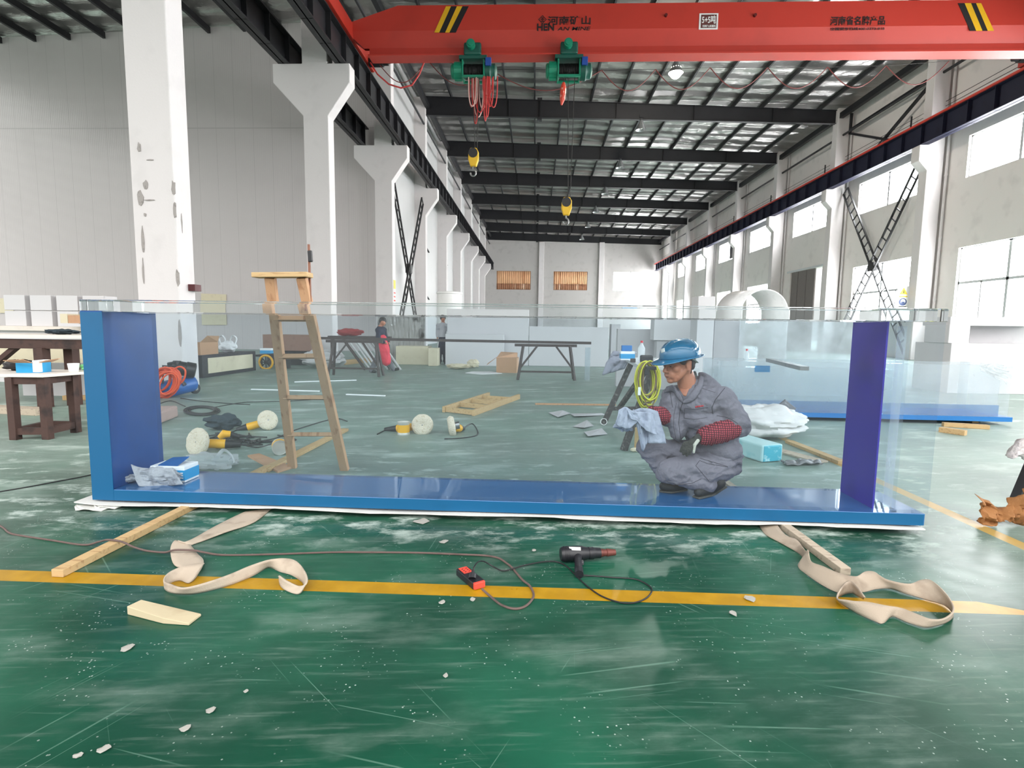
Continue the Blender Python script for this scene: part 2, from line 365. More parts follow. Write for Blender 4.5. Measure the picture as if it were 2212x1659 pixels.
for k, (a, b) in enumerate(BW):
    wi += 1; r = thing('window_%d' % wi, ['far wall window with tan curtains beside the left columns', 'middle far wall window with tan curtains', 'bright uncurtained window at the right of the far wall'][k], None, ((a+b)/2, YB, 7.4), kind='structure')
    f = MB()
    for x in (a, (a+b)/2, b): f.span((x-.06, YB+.02, 7.4), (x+.06, YB+.12, 10.35))
    for z in (7.4, 10.35): f.span((a, YB+.02, z-.06), (b, YB+.12, z+.06))
    f.build('frame', M('brown_window_frame', (120, 82, 60), .6) if k < 2 else m_alu, r)
    MB().span((a, YB+.14, 7.4), (b, YB+.16, 10.35)).build('pane', m_pane if k == 2 else emit('curtained_daylight', (250, 240, 225), 3.0), r)
    if k < 2:
        def cur(z0, z1):
            return lambda u, v: V((a+.06 + (b-a-.12)*u, YB - .02 + .05*math.sin(u*110), z0 + (z1-z0)*v))
        MB().grid(cur(8.35, 10.3), 220, 1).build('curtain', m_curtain, r, thick=.01, smooth=True)
        MB().grid(cur(7.45, 8.35), 220, 1).build('curtain_hem', m_curtain2, r, thick=.01, smooth=True)
for i, x in enumerate((.76, 10.3)):
    o = MB().span((x-.4, YB-.35, 0), (x+.4, YB+.01, 14.9)).build('trim_%d' % (i+1), m_column, bevel=.03)
    tag(o, ['pilaster between the two curtained far windows', 'pilaster left of the bright far window'][i], kind='structure')

# right wall: high windows in every bay, tall low windows in all bays but one, which has a sliding door
XW = 19.95; bays = [2.6] + YC[:9]; holes = []; door_bay = YC[3]
for yb in bays:
    holes.append((yb+1.9, yb+7.35, 8.6, 10.5))
    if yb != door_bay: holes.append((yb+1.9, yb+7.35, 2.0, 5.4))
holes.append((door_bay+1.6, door_bay+7.3, 0, 5.9))
mb = MB(); holed_wall(2.6, YB, 0, 16.2, holes, lambda a, b, p, q: mb.span((XW, a, p), (XW+.35, b, q)))
w = mb.build('wall_right', m_wall, weld=1e-4); tag(w, 'whitewashed right wall with two rows of windows', kind='structure')
ORD = ['nearest', 'second', 'third', 'fourth', 'fifth', 'sixth', 'seventh', 'eighth', 'ninth', 'tenth']
for i, yb in enumerate(bays):
    for z0, z1, row in ((8.6, 10.5, 'high'), (2.0, 5.4, 'low')):
        if row == 'low' and yb == door_bay: continue
        a, b = yb+1.9, yb+7.35; wi += 1
        r = thing('window_%d' % wi, '%s of the %s bright windows in the right wall' % (ORD[i], row), None, (XW+.2, (a+b)/2, z0), kind='structure')
        f = MB()
        for y in ((a, (a+b)/2, b) if row == 'high' else (a, a+1.36, (a+b)/2, b-1.36, b)):
            t = .07 if y in (a, b, (a+b)/2) else .035
            f.span((XW+.12, y-t, z0), (XW+.2, y+t, z1 if (row == 'high' or t > .05) else z0+1.75))
        for z in ((z0, z1) if row == 'high' else (z0, z0+1.75, z1)): f.span((XW+.12, a, z-.06), (XW+.2, b, z+.06))
        f.build('frame', m_alu, r)
        MB().span((XW+.22, a, z0), (XW+.24, b, z1)).build('pane', m_pane, r)
d = thing('door_1', 'grey sliding door standing ajar in the right wall', None, (XW, door_bay+4, 0), kind='structure')
m_door = M('dull_grey_door', (120, 112, 110), .6, var=.1)
MB().span((XW+.1, door_bay+1.3, .02), (XW+.18, door_bay+2.7, 5.95)).build('door_leaf', m_door, d)
lf = MB().span((XW+.1, door_bay+3.7, .02), (XW+.18, door_bay+7.6, 5.95))
for y in (4.9, 6.2): lf.span((XW+.06, door_bay+y, .02), (XW+.11, door_bay+y+.05, 5.95))
lf.build('door_leaf', m_door, d)
o = MB().span((XW-.06, door_bay+1.2, 5.9), (XW+.0, door_bay+7.8, 6.05)).build('door_track', m_alu, d)

# columns
def column(side, double=False):
    # local frame: front left corner of the shaft at x 0..w, y 0..d
    w, dp = (.9, .55) if side == 'L' else (.75, .6)
    mb = MB(); top = 16.3 if side == 'L' else 15.5
    pj, n = (.8, 1) if side == 'L' else (.42, 1)
    if double or side == 'L':
        right = [(w, 8.75), (w+pj, 9.87), (w+pj, 10.5)]
    else: right = []
    if double: left = [(-1.05, 10.5), (-1.05, 9.87), (0, 8.75)]
    elif side == 'R': left = [(-pj, 10.5), (-pj, 9.75), (0, 9.3)]
    else: left = []
    poly = [(0, 0), (w, 0)] + right + ([(w, 10.5)] if right else []) + [(w, top), (0, top)] + ([(0, 10.5)] if left else []) + left
    mb.prism([(x, 0, z) for x, z in poly], (0, dp, 0))
    return mb
lab = {0: 'nearest white column with chipped paint, left of the wooden stepladder', 1: 'second white column with a double corbel, behind the wooden stepladder', 2: 'third white column with a double corbel, left of the crossed steel struts'}
mid = None
for i, y in enumerate(YC[:9]):
    if i < 3: r = thing('column', lab[i], 'column', (-8.35, y, 0), 'columns with double corbels between the bays')
    else: r = thing('column', 'left white column with one corbel, %s along the row' % ORD[i], 'column', (-8.35, y, 0), 'columns along the left wall')
    if i in (0, 3):
        mb = column('L', i < 3); sh = mb.build('shaft', m_column, None, bevel=.025); proto = sh
    else: sh = proto.copy(); COL.objects.link(sh)
    sh.parent = r
    if i == 0:                                                   # patches of bare cement on the nearest column
        pm = MB(); rnd = random.Random(3)
        for (px, py, a, b) in [(300, 318, 6, 16), (314, 398, 8, 14), (302, 425, 10, 24), (322, 432, 18, 2), (313, 464, 4, 8), (308, 520, 5, 40), (374, 405, 7, 26), (377, 455, 6, 30), (324, 345, 12, 2), (309, 590, 3, 44), (318, 745, 3, 14), (384, 600, 6, 30), (388, 720, 6, 40), (392, 480, 2, 30), (393, 800, 6, 30)]:
            c = PY(px, py, 11.185); k = 11.2/1175*.7; n = 9
            pm.prism([(c.x + a*k*math.cos(2*math.pi*q/n)*rnd.uniform(.6, 1.2), c.y, c.z + b*k*math.sin(2*math.pi*q/n)*rnd.uniform(.6, 1.2)) for q in range(n)], (0, .02, 0))
        o = pm.build('chipped_patch', m_chip); o.parent = r; o.matrix_parent_inverse = Matrix.Translation(-r.location)
        o['kind'] = 'stuff'
for i, y in enumerate([2.6] + YC[:9]):
    r = thing('column', 'right white column under the rail, %s from the camera' % ORD[i] if i < 10 else 'right white column in the far corner', 'column', (19.0, y, 0), 'columns along the right wall')
    if i == 0: sh = protoR = column('R').build('shaft', m_column, None, bevel=.025)
    else: sh = protoR.copy(); COL.objects.link(sh)
    sh.parent = r
    if 1 < i < 8:
        p = thing('drain_pipe', 'white downpipe on the right wall beside the %s column' % ORD[i], 'pipe', (19.84, y-.12, 0), 'downpipes on the right wall')
        pb = MB().cyl((19.84, y-.12, 0), (19.84, y-.12, 15.3), .06, n=10)
        for z in (3, 6, 9, 12): pb.cyl((19.84, y-.12, z), (19.84, y-.12, z+.1), .08, n=10)
        pb.build('pipe', m_column, p, smooth=True)
        pass

# roof frames, purlins, tie beams
def roof_beam():
    # local: x along -8.3..19.9, y centred on the column line
    mb = MB(); a, b = -7.95, 19.6
    za0, za1, zb0, zb1 = 15.22, 16.43, 14.6, 15.42
    def slab(y0, y1, d0, d1):
        mb.add([(a, y0, d0(a)), (b, y0, d0(b)), (b, y0, d1(b)), (a, y0, d1(a)), (a, y1, d0(a)), (b, y1, d0(b)), (b, y1, d1(b)), (a, y1, d1(a))],
               [(0, 1, 2, 3), (7, 6, 5, 4), (0, 4, 5, 1), (1, 5, 6, 2), (2, 6, 7, 3), (3, 7, 4, 0)])
    bot = lambda x: za0 + (zb0-za0)*(x-a)/(b-a); top = lambda x: za1 + (zb1-za1)*(x-a)/(b-a)
    slab(-.01, .01, bot, top); slab(-.13, .13, bot, lambda x: bot(x)+.03); slab(-.13, .13, lambda x: top(x)-.03, top)
    for x in (-7.9, -2.0, .02, .08, 5.0, 10.0, 15.0, 19.5): mb.span((x, -.12, bot(x)), (x+.03, .12, top(x)))
    mb.span((-.12, -.16, bot(0)-.16), (.18, .16, bot(0))); mb.span((-.12, -.16, top(0)), (.18, .16, top(0)+.12))
    return mb
beam = None
for i, y in enumerate([2.6] + YC[:9] + [88.2]):
    o = roof_beam().build('roof_beam', m_black) if beam is None else beam.copy()
    if beam is None: beam = o
    else: COL.objects.link(o)
    o.location = (0, y+.3, 0); tag(o, 'black roof beam spanning the hall, %s from the crane girder' % ORD[i-2] if 1 < i else 'black roof beam overhead behind the crane girder, %s from the camera' % ORD[i], 'beam', 'roof beams')
pr_ = None
for k in range(15):
    x = -7.62 + 1.83*k
    if pr_ is None: pr_ = MB().span((-.045, -3, -.3), (.045, YB-.05, -.05)).build('purlin', m_black); o = pr_
    else: o = pr_.copy(); COL.objects.link(o)
    o.location = (x, 0, roofz(x)); tag(o, 'dark purlin running the length of the foil ceiling, %s' % ('next to the left columns' if k == 0 else 'next to the right wall' if k == 14 else 'number %d from the left columns' % (k+1)), 'purlin', 'purlins under the foil ceiling')
pr2 = None
for k in range(13):
    x = -9.6 - 1.87*k
    if pr2 is None: pr2 = MB().span((-.07, -3, -.36), (.07, 29.1, -.05)).build('purlin', m_black); o = pr2
    else: o = pr2.copy(); COL.objects.link(o)
    o.location = (x, 0, roofz(x)); tag(o, 'dark purlin over the left bay, %s leftward from the columns' % (ORD[k] if k < 10 else 'eleventh twelfth thirteenth'.split()[k-10]), 'purlin', 'purlins over the left bay')
for x, lb in ((-7.35, 'left'), (19.2, 'right')):
    zt = 15.95 if x < 0 else 15.2
    o = MB().span((x-.12, 2.6, zt-.34), (x+.12, YB, zt)).build('eave_beam', m_black); tag(o, 'long dark eave beam where the ceiling meets the %s wall' % lb, 'beam')
    for i, y in enumerate(YC[1:9]):
        z = zt-1.35
        o = MB().cyl((x+.2*(1 if x > 0 else -1), y+.6, z), (x+.2*(1 if x > 0 else -1), y+BAY, z), .07, n=8).build('tie_rod', m_black, smooth=True)
        tag(o, 'thin dark tie tube between the %s columns, %s bay' % (lb, ORD[i]), 'strut', 'tie tubes along the %s wall' % lb)

# crane runway beams and rails
def runway(x, y0, y1, m, stiff, zb=10.5, zt=11.5):
    mb = MB().span((x-.02, y0, zb), (x+.02, y1, zt)).span((x-.2, y0, zb), (x+.2, y1, zb+.04)).span((x-.22, y0, zt-.04), (x+.22, y1, zt))
    y = y0
    while y < y1: mb.span((x-.19, y, zb), (x+.19, y+.03, zt)); y += stiff
    return mb
r = thing('runway_beam', 'black crane runway beam with stiffeners on the left corbels', 'beam', (-6.98, 40, 10.5), 'crane runway beams')
runway(-6.98, -3, YB-.5, m_black, 1.43).build('girder', m_black, r); MB().span((-7.02, -3, 11.5), (-6.94, YB-.5, 11.6)).build('rail', m_black, r)
r = thing('runway_beam', 'black crane runway beam over the left bay ending at the third column', 'beam', (-9.0, 14, 10.5), 'crane runway beams')
runway(-9.0, -3, 29.0, m_black, 1.43).build('girder', m_black, r); MB().span((-9.04, -3, 11.5), (-8.96, 29.0, 11.6)).build('rail', m_black, r)
r = thing('runway_beam', 'dark blue crane runway beam with red rail along the right wall', 'beam', (18.8, 40, 10.5), 'crane runway beams')
runway(18.8, -3, YB-.5, m_navy, 1.43).build('girder', m_navy, r); MB().span((18.76, -3, 11.5), (18.84, YB-.5, 11.62)).span((18.5, -3, 11.47), (18.6, YB-.5, 11.56)).build('rail', m_rail, r, label='red crane rail')
r = thing('conductor_rail', 'four thin conductor wires strung above the right runway beam', 'wire', (19.6, 40, 12))
mb = MB()
for k in range(4): mb.tube([(19.62, -3, 11.85+.22*k), (19.62, YB-.5, 11.85+.22*k)], .014, 5)
mb.build('wire', m_black, r)['kind'] = 'stuff'
for k in range(10): MB().span((19.58, 5+8.6*k, 11.7), (19.64, 5.06+8.6*k, 12.7)).build('bracket', m_black, r)

# crossed lattice struts
def lattice(mb, p, q, half, m=11):
    p, q = V(p), V(q); t = (q-p).normalized(); sd = V((0, t.z, -t.y)).normalized()
    for s in (-1, 1): mb.bar(p+sd*half*s, q+sd*half*s, .075, .09, (1, 0, 0))
    n = max(3, int((q-p).length/.55))
    for k in range(n+1): c = p + (q-p)*(k/n); mb.bar(c-sd*half, c+sd*half, .05, .06, (1, 0, 0))
m_lattice = M('black_lattice', (34, 34, 36), .55)
def cross(x, y0, y1, zt, zb, lb):
    r = thing('cross_brace', lb, 'brace', (x, (y0+y1)/2, 0))
    for a, b in (((x, y0, zt), (x, y1, zb)), ((x+.16, y1, zt), (x+.16, y0, zb))):
        mb = MB(); lattice(mb, a, b, .27); mb.build('lattice_strut', m_lattice, r)
    MB().box((x+.08, (y0+y1)/2, (zt+zb)/2), (.3, .5, .5)).build('gusset_plate', m_lattice, r)
cross(19.45, YC[2]+.95, YC[3]-.35, 10.3, .0, 'crossed black lattice struts in front of the right wall windows')
cross(-7.75, YC[2]+.95, YC[3]-.35, 9.6, .0, 'crossed black lattice struts between the third and fourth left columns')
sw = thing('sway_brace', 'dark triangular brace above the right runway beam under the girder', 'brace', (19.6, 33, 12))
mb = MB(); X = 19.55
for a, b in (((2010, 170), (1838, 280)), ((2010, 182), (1885, 330)), ((1836, 288), (1925, 303)), ((1840, 245), (1836, 290))): mb.bar(PX(*a, X), PX(*b, X), .12, .14, (1, 0, 0))
mb.build('brace_bar', m_black, sw)
ws = None
for i, y in enumerate(YC[3:8]):
    for z in (3.4, 6.9):
        o = MB().bar((-8.1, y+.55, z+.9), (-8.1, y+4.4, z), .06, .1, (1, 0, 0)).build('wall_strut', m_black); tag(o, 'slanting dark strut on the left wall, %s after the %s column' % ('upper' if z > 5 else 'lower', ORD[i+3]), 'strut', 'struts on the left wall')
for yb in (YC[5], YC[7]):
    o = thing('exhaust_fan', 'dark exhaust fan set in the %s high window' % ('sixth' if yb == YC[5] else 'ninth'), 'fan', (XW, yb+2.6, 9.4))
    MB().span((XW-.05, yb+2.0, 8.7), (XW+.1, yb+4.0, 10.4)).build('housing', m_black, o, bevel=.05)

# small notices on the columns
m_sign_y = M('notice_yellow', (226, 196, 40), .5, var=.04); m_sign_b = M('notice_blue', (30, 60, 110), .5, var=.04)
zb_, zt_ = PY(1969, 664, 28.9).z, PY(1969, 618, 28.9).z
sg = thing('notice', 'white notice with a yellow warning triangle on the right column', 'sign', (18.75, 28.9, zb_))
MB().span((18.42, 28.9, zb_), (19.0, 28.93, zt_)).build('plate', m_white, sg)
xc = 18.72; MB().prism([(xc-.2, 28.885, zt_-.42), (xc+.2, 28.885, zt_-.42), (xc, 28.885, zt_-.08)], (0, .01, 0)).build('triangle', m_sign_y, sg)
MB().prism([(xc-.025, 28.88, zt_-.36), (xc+.025, 28.88, zt_-.36), (xc+.012, 28.88, zt_-.2), (xc-.012, 28.88, zt_-.2)], (0, .004, 0)).build('mark', m_ink, sg)
MB().span((xc-.2, 28.885, zt_-.56), (xc+.2, 28.9, zt_-.5)).build('bar', m_sign_y, sg)
ring = MB().cyl((xc, 28.885, zt_-.8), (xc, 28.9, zt_-.8), .19, n=28).build('disc', m_sign_b, sg); MB().cyl((xc, 28.88, zt_-.78), (xc, 28.886, zt_-.78), .12, n=24).build('face', m_white, sg); MB().span((xc-.08, 28.874, zt_-.9), (xc+.08, 28.882, zt_-.79)).build('mask', m_sign_b, sg)
MB().span((xc-.18, 28.885, zt_-1.06), (xc+.18, 28.9, zt_-1.02)).build('bar', m_ink, sg)
zb_, zt_ = PY(848, 655, 28.6).z, PY(848, 604, 28.6).z
sg = thing('notice', 'narrow white and yellow notice strip on the side of the third left column', 'sign', (-7.43, 28.6, zb_))
MB().span((-7.449, 28.45, zb_), (-7.43, 28.85, zt_)).build('plate', m_white, sg); MB().span((-7.431, 28.46, zb_+.75), (-7.42, 28.84, zt_-.02)).build('field', m_sign_y, sg)
for k in range(3): MB().span((-7.431, 28.5, zb_+.1+.2*k), (-7.42, 28.8, zb_+.18+.2*k)).build('bar', m_rail, sg)
# ------------------------------------------------------------------ bridge crane
GY = 20.5
cr = thing('bridge_crane', 'orange red single girder bridge crane spanning the hall', 'crane', (6, GY, 11.1))
gm = MB(); xa, xb = -7.0, 18.8
gm.prism([(x, GY, z) for x, z in [(xa, 11.9), (xb, 11.9), (xb, 12.1), (17.2, 12.72), (-5.1, 12.75), (xa, 12.15)]], (0, .55, 0))
gm.add([(xa, GY, 11.9), (xb, GY, 11.9), (xb, GY+.55, 11.9), (xa, GY+.55, 11.9), (-6.4, GY+.2, 11.4), (18.2, GY+.2, 11.4), (18.2, GY+.35, 11.4), (-6.4, GY+.35, 11.4)],
       [(0, 1, 5, 4), (1, 2, 6, 5), (2, 3, 7, 6), (3, 0, 4, 7)])
gm.span((-6.2, GY+.18, 11.1), (18.0, GY+.37, 11.4)).span((-6.2, GY-.02, 11.06), (18.0, GY+.57, 11.11))
gm.build('girder', m_red, cr)
for x, lb in ((-6.95, 'l'), (18.8, 'r')):
    e = MB().span((x-.2, GY-2.5, 11.68), (x+.2, GY+2.7, 12.2)).build('end_carriage', m_red, cr, bevel=.02)
    for y in (GY-2.1, GY+2.3):
        MB().cyl((x-.08, y, 11.82), (x+.08, y, 11.82), .2).build('wheel', m_black, cr, smooth=True)
    s = 1 if x < 0 else -1
    mo = MB().cyl((x+.2*s, GY+2.0, 11.75), (x+.75*s, GY+2.0, 11.75), .17).cyl((x+.75*s, GY+2.0, 11.75), (x+.95*s, GY+2.0, 11.75), .12).build('travel_motor', m_black, cr, smooth=True)
def zq(ox, oy, pts, Y): return [PY(ox+x*.3376, oy+y*.3376, Y) for x, y in pts]
YT = GY - .012
for ox, ytop, ybot, cells in ((560, 40, 207, [(1195, 1227, 1120, 1152, 1), (1227, 1265, 1152, 1190, 0), (1265, 1300, 1190, 1217, 1), (1300, 1340, 1217, 1257, 0)]),
                              (1472, 20, 196, [(1770, 1812, 1848, 1886, 0), (1812, 1853, 1886, 1926, 1), (1853, 1885, 1926, 1960, 0), (1885, 1918, 1960, 2000, 1)])):
    mb = MB()
    for a, b, c, d, k in cells: mb.cur = k; mb.prism(zq(ox, 0, [(c, ybot), (d, ybot), (b, ytop), (a, ytop)], YT), (0, .02, 0))
    mb.build('hazard_stripes', [m_ink, m_yellow], cr, label='black and yellow hazard stripes')
def text(body, x0, y0, x1, y1, Y, mat, parent, name, shear=0, label=None, fat=.014):
    # lettering that fills the px box x0..x1, y0..y1 on the plane Y
    c = bpy.data.curves.new(name, 'FONT'); c.body = body; c.extrude = .004; c.shear = shear; c.offset = fat; c.materials.append(mat)
    o = bpy.data.objects.new(name, c); COL.objects.link(o); bpy.context.view_layer.update()
    bb = [V(q) for q in o.bound_box]; lo = V((min(b.x for b in bb), min(b.y for b in bb))); hi = V((max(b.x for b in bb), max(b.y for b in bb)))
    p, q = PY(x0, y1, Y), PY(x1, y0, Y)
    sx, sy = (q.x-p.x)/max(hi.x-lo.x, 1e-4), (q.z-p.z)/max(hi.y-lo.y, 1e-4)
    me = bpy.data.meshes.new_from_object(o.evaluated_get(bpy.context.evaluated_depsgraph_get())); bpy.data.objects.remove(o)
    o = bpy.data.objects.new(name, me); COL.objects.link(o)
    o.scale = (sx, sy, 1); o.rotation_euler = (R(90), 0, 0); o.location = (p.x-lo.x*sx, Y, p.z-lo.y*sy)
    if parent is not None: o.parent = parent; o.matrix_parent_inverse = Matrix.Translation(-parent.location)
    if label: o['label'] = label
    return o
text('河南矿山', 1183, 34, 1276, 54, YT, m_ink, cr, 'lettering'); text('HEN', 1160, 50.5, 1197, 66.5, YT, m_ink, cr, 'lettering', fat=.03)
text('AN MINE', 1204, 57.5, 1276, 66, YT, m_ink, cr, 'lettering', .2, fat=.006)
lg = MB(); c = PY(1172, 42, YT); k = .0175
for r0, r1 in ((8.5, 7.0),):
    for q in range(4):
        a0, a1 = q*math.pi/2, (q+1)*math.pi/2
        f_ = lambda r_, a: (c.x+k*r_*math.cos(a), c.y, c.z+k*r_*.95*math.sin(a)); lg.prism([f_(r0, a0), f_(r0, a1), f_(r1, a1), f_(r1, a0)], (0, .015, 0))
for x0, y0, x1, y1 in ((-3, 3.4, 3, 2.2), (-.6, 4, .6, -4), (-4, .6, 4, -.6), (-3, -2.6, 3, -3.8)): lg.span((c.x+k*x0, c.y, c.z+k*y0), (c.x+k*x1, c.y+.015, c.z+k*y1))
lg.build('logo', m_ink, cr, label='black diamond emblem')
text('河南省名牌产品', 1793, 34, 1913, 55, YT, m_ink, cr, 'lettering'); text('全国服务热线400-0373-818', 1793, 58.5, 1911, 66, YT, m_ink, cr, 'lettering')
sg = MB().span(PY(1509.5, 63.5, YT), PY(1552, 28.5, YT)+V((0, .02, 0))).build('capacity_plate', m_white, cr)
MB().span(PY(1513.5, 60.5, YT-.004), PY(1548.5, 31.5, YT)+V((0, .0, 0))).build('plate_field', M('plate_brown', (96, 48, 46), .5), sg, bevel=.0)
for args in (('5+5吨', 1516, 33, 1547, 51), ('河南矿山起重机', 1517, 53.5, 1546, 59)):
    o = text(*args, YT-.008, m_white, None, 'lettering'); o.parent = sg; o.matrix_parent_inverse = sg.matrix_basis.inverted()
    o.matrix_parent_inverse = Matrix.Translation(V((0, 0, 0)))
for px in (1438, 1630):
    c = PY(px, 34.5, GY); MB().cyl(c, c+V((0, -.09, 0)), .05).build('lifting_pin', M('dark_red_pin', (90, 20, 20), .5), cr, smooth=True)

m_hgreen = M('hoist_green', (20, 128, 98), .4, var=.15, scale=4); m_hdark = M('hoist_dark_green', (14, 78, 66), .45, var=.25, scale=5)
m_rope = M('steel_rope', (60, 58, 56), .5, metal=.6); m_drum = M('greasy_drum', (26, 24, 24), .45, var=.3, scale=20)
m_blue = M('blue_plastic', (30, 70, 150), .4); m_hook_y = M('hook_yellow', (226, 178, 30), .45, var=.15)
m_cable_red = M('red_cable', (196, 60, 58), .5); m_cable_pale = M('pale_cable', (214, 176, 168), .5)
def hoist(X, zb, zh, lb):
    h = thing('electric_hoist', lb, 'hoist', (X, GY+.27, 10.62), 'green hoists under the crane girder'); yc, z = GY+.27, 10.62
    P = lambda x, y, q: (X+x, yc+y, z+q)
    mb = MB().lathe([(.0, -.82), (.2, -.82), (.25, -.78), (.25, -.72), (.29, -.7), (.29, -.42), (.24, -.4), (.0, -.4)], P(0, 0, 0), (1, 0, 0))
    for q in range(10): a = q*math.pi/5; mb.bar(P(-.7, .29*math.cos(a), .29*math.sin(a)), P(-.44, .29*math.cos(a), .29*math.sin(a)), .02, .05, (0, math.cos(a), math.sin(a)))
    mb.build('motor', m_hgreen, h, smooth=True)
    d = MB()
    for q in range(24): d.lathe([(.225, -.36+q*.03), (.245, -.345+q*.03), (.225, -.33+q*.03)], P(0, 0, 0), (1, 0, 0), 20)
    d.build('drum', m_drum, h, smooth=True)
    for x in (-.38, .39): MB().span(P(x-.03, -.3, -.3), P(x+.03, .3, .3)).build('end_plate', m_hgreen, h, bevel=.02)
    MB().span(P(-.4, -.3, -.31), P(.42, -.2, -.24)).span(P(-.4, .2, -.31), P(.42, .3, -.24)).build('tie_bar', m_hgreen, h)
    MB().lathe([(.0, .42), (.3, .42), (.32, .6), (.27, .66), (.27, .78), (.18, .84), (0, .85)], P(0, 0, -.02), (1, 0, 0)).build('gearbox', m_hdark, h, smooth=True)
    MB().span(P(.45, -.38, .05), P(.66, -.26, .32)).build('switch_box', m_blue, h, bevel=.015)
    MB().span(P(-.5, -.34, .3), P(.5, .34, .42)).build('hanger_plate', m_hdark, h, bevel=.01)
    for y0, y1 in ((-.42, -.2), (.2, .42)): MB().span(P(-.32, y0, .4), P(.3, y1, .82)).build('trolley_side', m_hdark, h, bevel=.06)
    MB().cyl(P(-.05, -.62, .68), P(-.05, -.4, .68), .15).cyl(P(-.05, -.66, .68), P(-.05, -.62, .68), .1).build('trolley_motor', m_hgreen, h, smooth=True)
    rp = MB()
    for x, y in ((-.02, -.2), (.22, -.2)): rp.tube([P(x, y, -.1), (X+(.08 if x < 0 else .16)+(.0), yc-.2, zh)], .014, 6)
    rp.build('rope', m_rope, h)
    hb = MB(); c = (X+.02, yc-.2, 0)
    hb.prism([(X+.02+a, yc-.3, zh+b) for a, b in ((-.1, .02), (-.17, -.15), (-.18, -.38), (-.1, -.62), (.12, -.62), (.2, -.38), (.2, -.12), (.12, .02))], (0, .2, 0))
    b = hb.build('hook_block', m_hook_y, h, bevel=.03)
    MB().cyl((X+.02, yc-.32, zh-.16), (X+.02, yc-.08, zh-.16), .17).build('sheave', m_drum, b, smooth=True)
    hk = [(X+.02, yc-.2, zh-.6), (X+.02, yc-.2, zh-.72)] + [(X+.02+.1*math.sin(a), yc-.2, zh-.84+.12*math.cos(a)) for a in [q*math.pi/8 for q in range(1, 13)]]
    MB().tube(hk, .03, 8).build('hook', m_steel, b, smooth=True)
    return h
hoist(-2.4, 7, 7.85, 'green electric hoist under the girder with a bundle of red cables hanging below')
hoist(1.03, 5, 6.12, 'green electric hoist with the lower hanging yellow hook, right of its twin')
cb = thing('cable_bundle', 'bundle of looped red and white cables hanging below the left hoist', 'cable', (-2.4, GY, 10.3)); rnd = random.Random(5)
rm, pm = MB(), MB()
for k in range(15):
    x0 = -3.0 + rnd.random()*1.3 if k < 4 else -2.55 + rnd.random()*.8; w_ = rnd.uniform(.1, .36); dz = rnd.uniform(.7, 1.55) if k > 3 else rnd.uniform(.6, 1.1); y = GY-.15+rnd.random()*.3
    pts = [(x0 + w_*.5*(1-math.cos(q/14*math.pi)), y, 10.28 - dz*math.sin(q/14*math.pi)**.55) for q in range(15)]
    (rm if k % 3 else pm).tube(pts, .022, 6)
rm.build('red_loops', m_cable_red, cb, smooth=True, label='red loops')['kind'] = 'stuff'; pm.build('white_loops', m_cable_pale, cb, smooth=True, label='pale loops')['kind'] = 'stuff'
p = thing('pendant_control', 'small red and white pendant control hanging under the right hoist', 'control', (.86, GY, 9.9))
MB().tube([(.86, GY+.1, 10.3), (.86, GY+.1, 10.1)], .02, 6).build('cord', m_black, p)
MB().tube([(.86, GY+.1, 10.15), (.85, GY+.1, 9.95), (.83, GY+.1, 9.6), (.8, GY+.1, 9.38)], [.05, .11, .1, .03], 8).build('handset', M('red_white_handset', (214, 70, 50), .4, c2=(235, 220, 205), scale=9), p, smooth=True)
fc = thing('festoon_cable', 'thin reddish cable looping along a wire behind the girder', 'cable', (6, GY+1.2, 10.6))
an = [PY(x, y, GY+1.3) for x, y in ((820, 140), (922, 128), (1058, 150), (1300, 152), (1416, 150), (1534, 146), (1658, 146), (1788, 145), (1914, 142), (2050, 132))]
mb = MB().tube(an, .008, 5)
cb2 = MB()
for a, b in zip(an, an[1:]):
    cb2.tube([a.lerp(b, q/14) - V((0, 0, .75*math.sin(q/14*math.pi))) for q in range(15)], .018, 6)
mb.build('wire', m_rope, fc); cb2.build('cable_loops', M('dull_red_cable', (120, 62, 60), .5), fc, smooth=True)['kind'] = 'stuff'
MB().tube([PY(800, 135, GY+.6), PY(815, 160, GY+.6), PY(840, 182, GY+.6), PY(866, 190, GY+.6), PY(890, 184, GY+.6), PY(906, 160, GY+.6), PY(916, 135, GY+.6)], .03, 6).build('feed_cable', m_cable_red, fc, smooth=True)

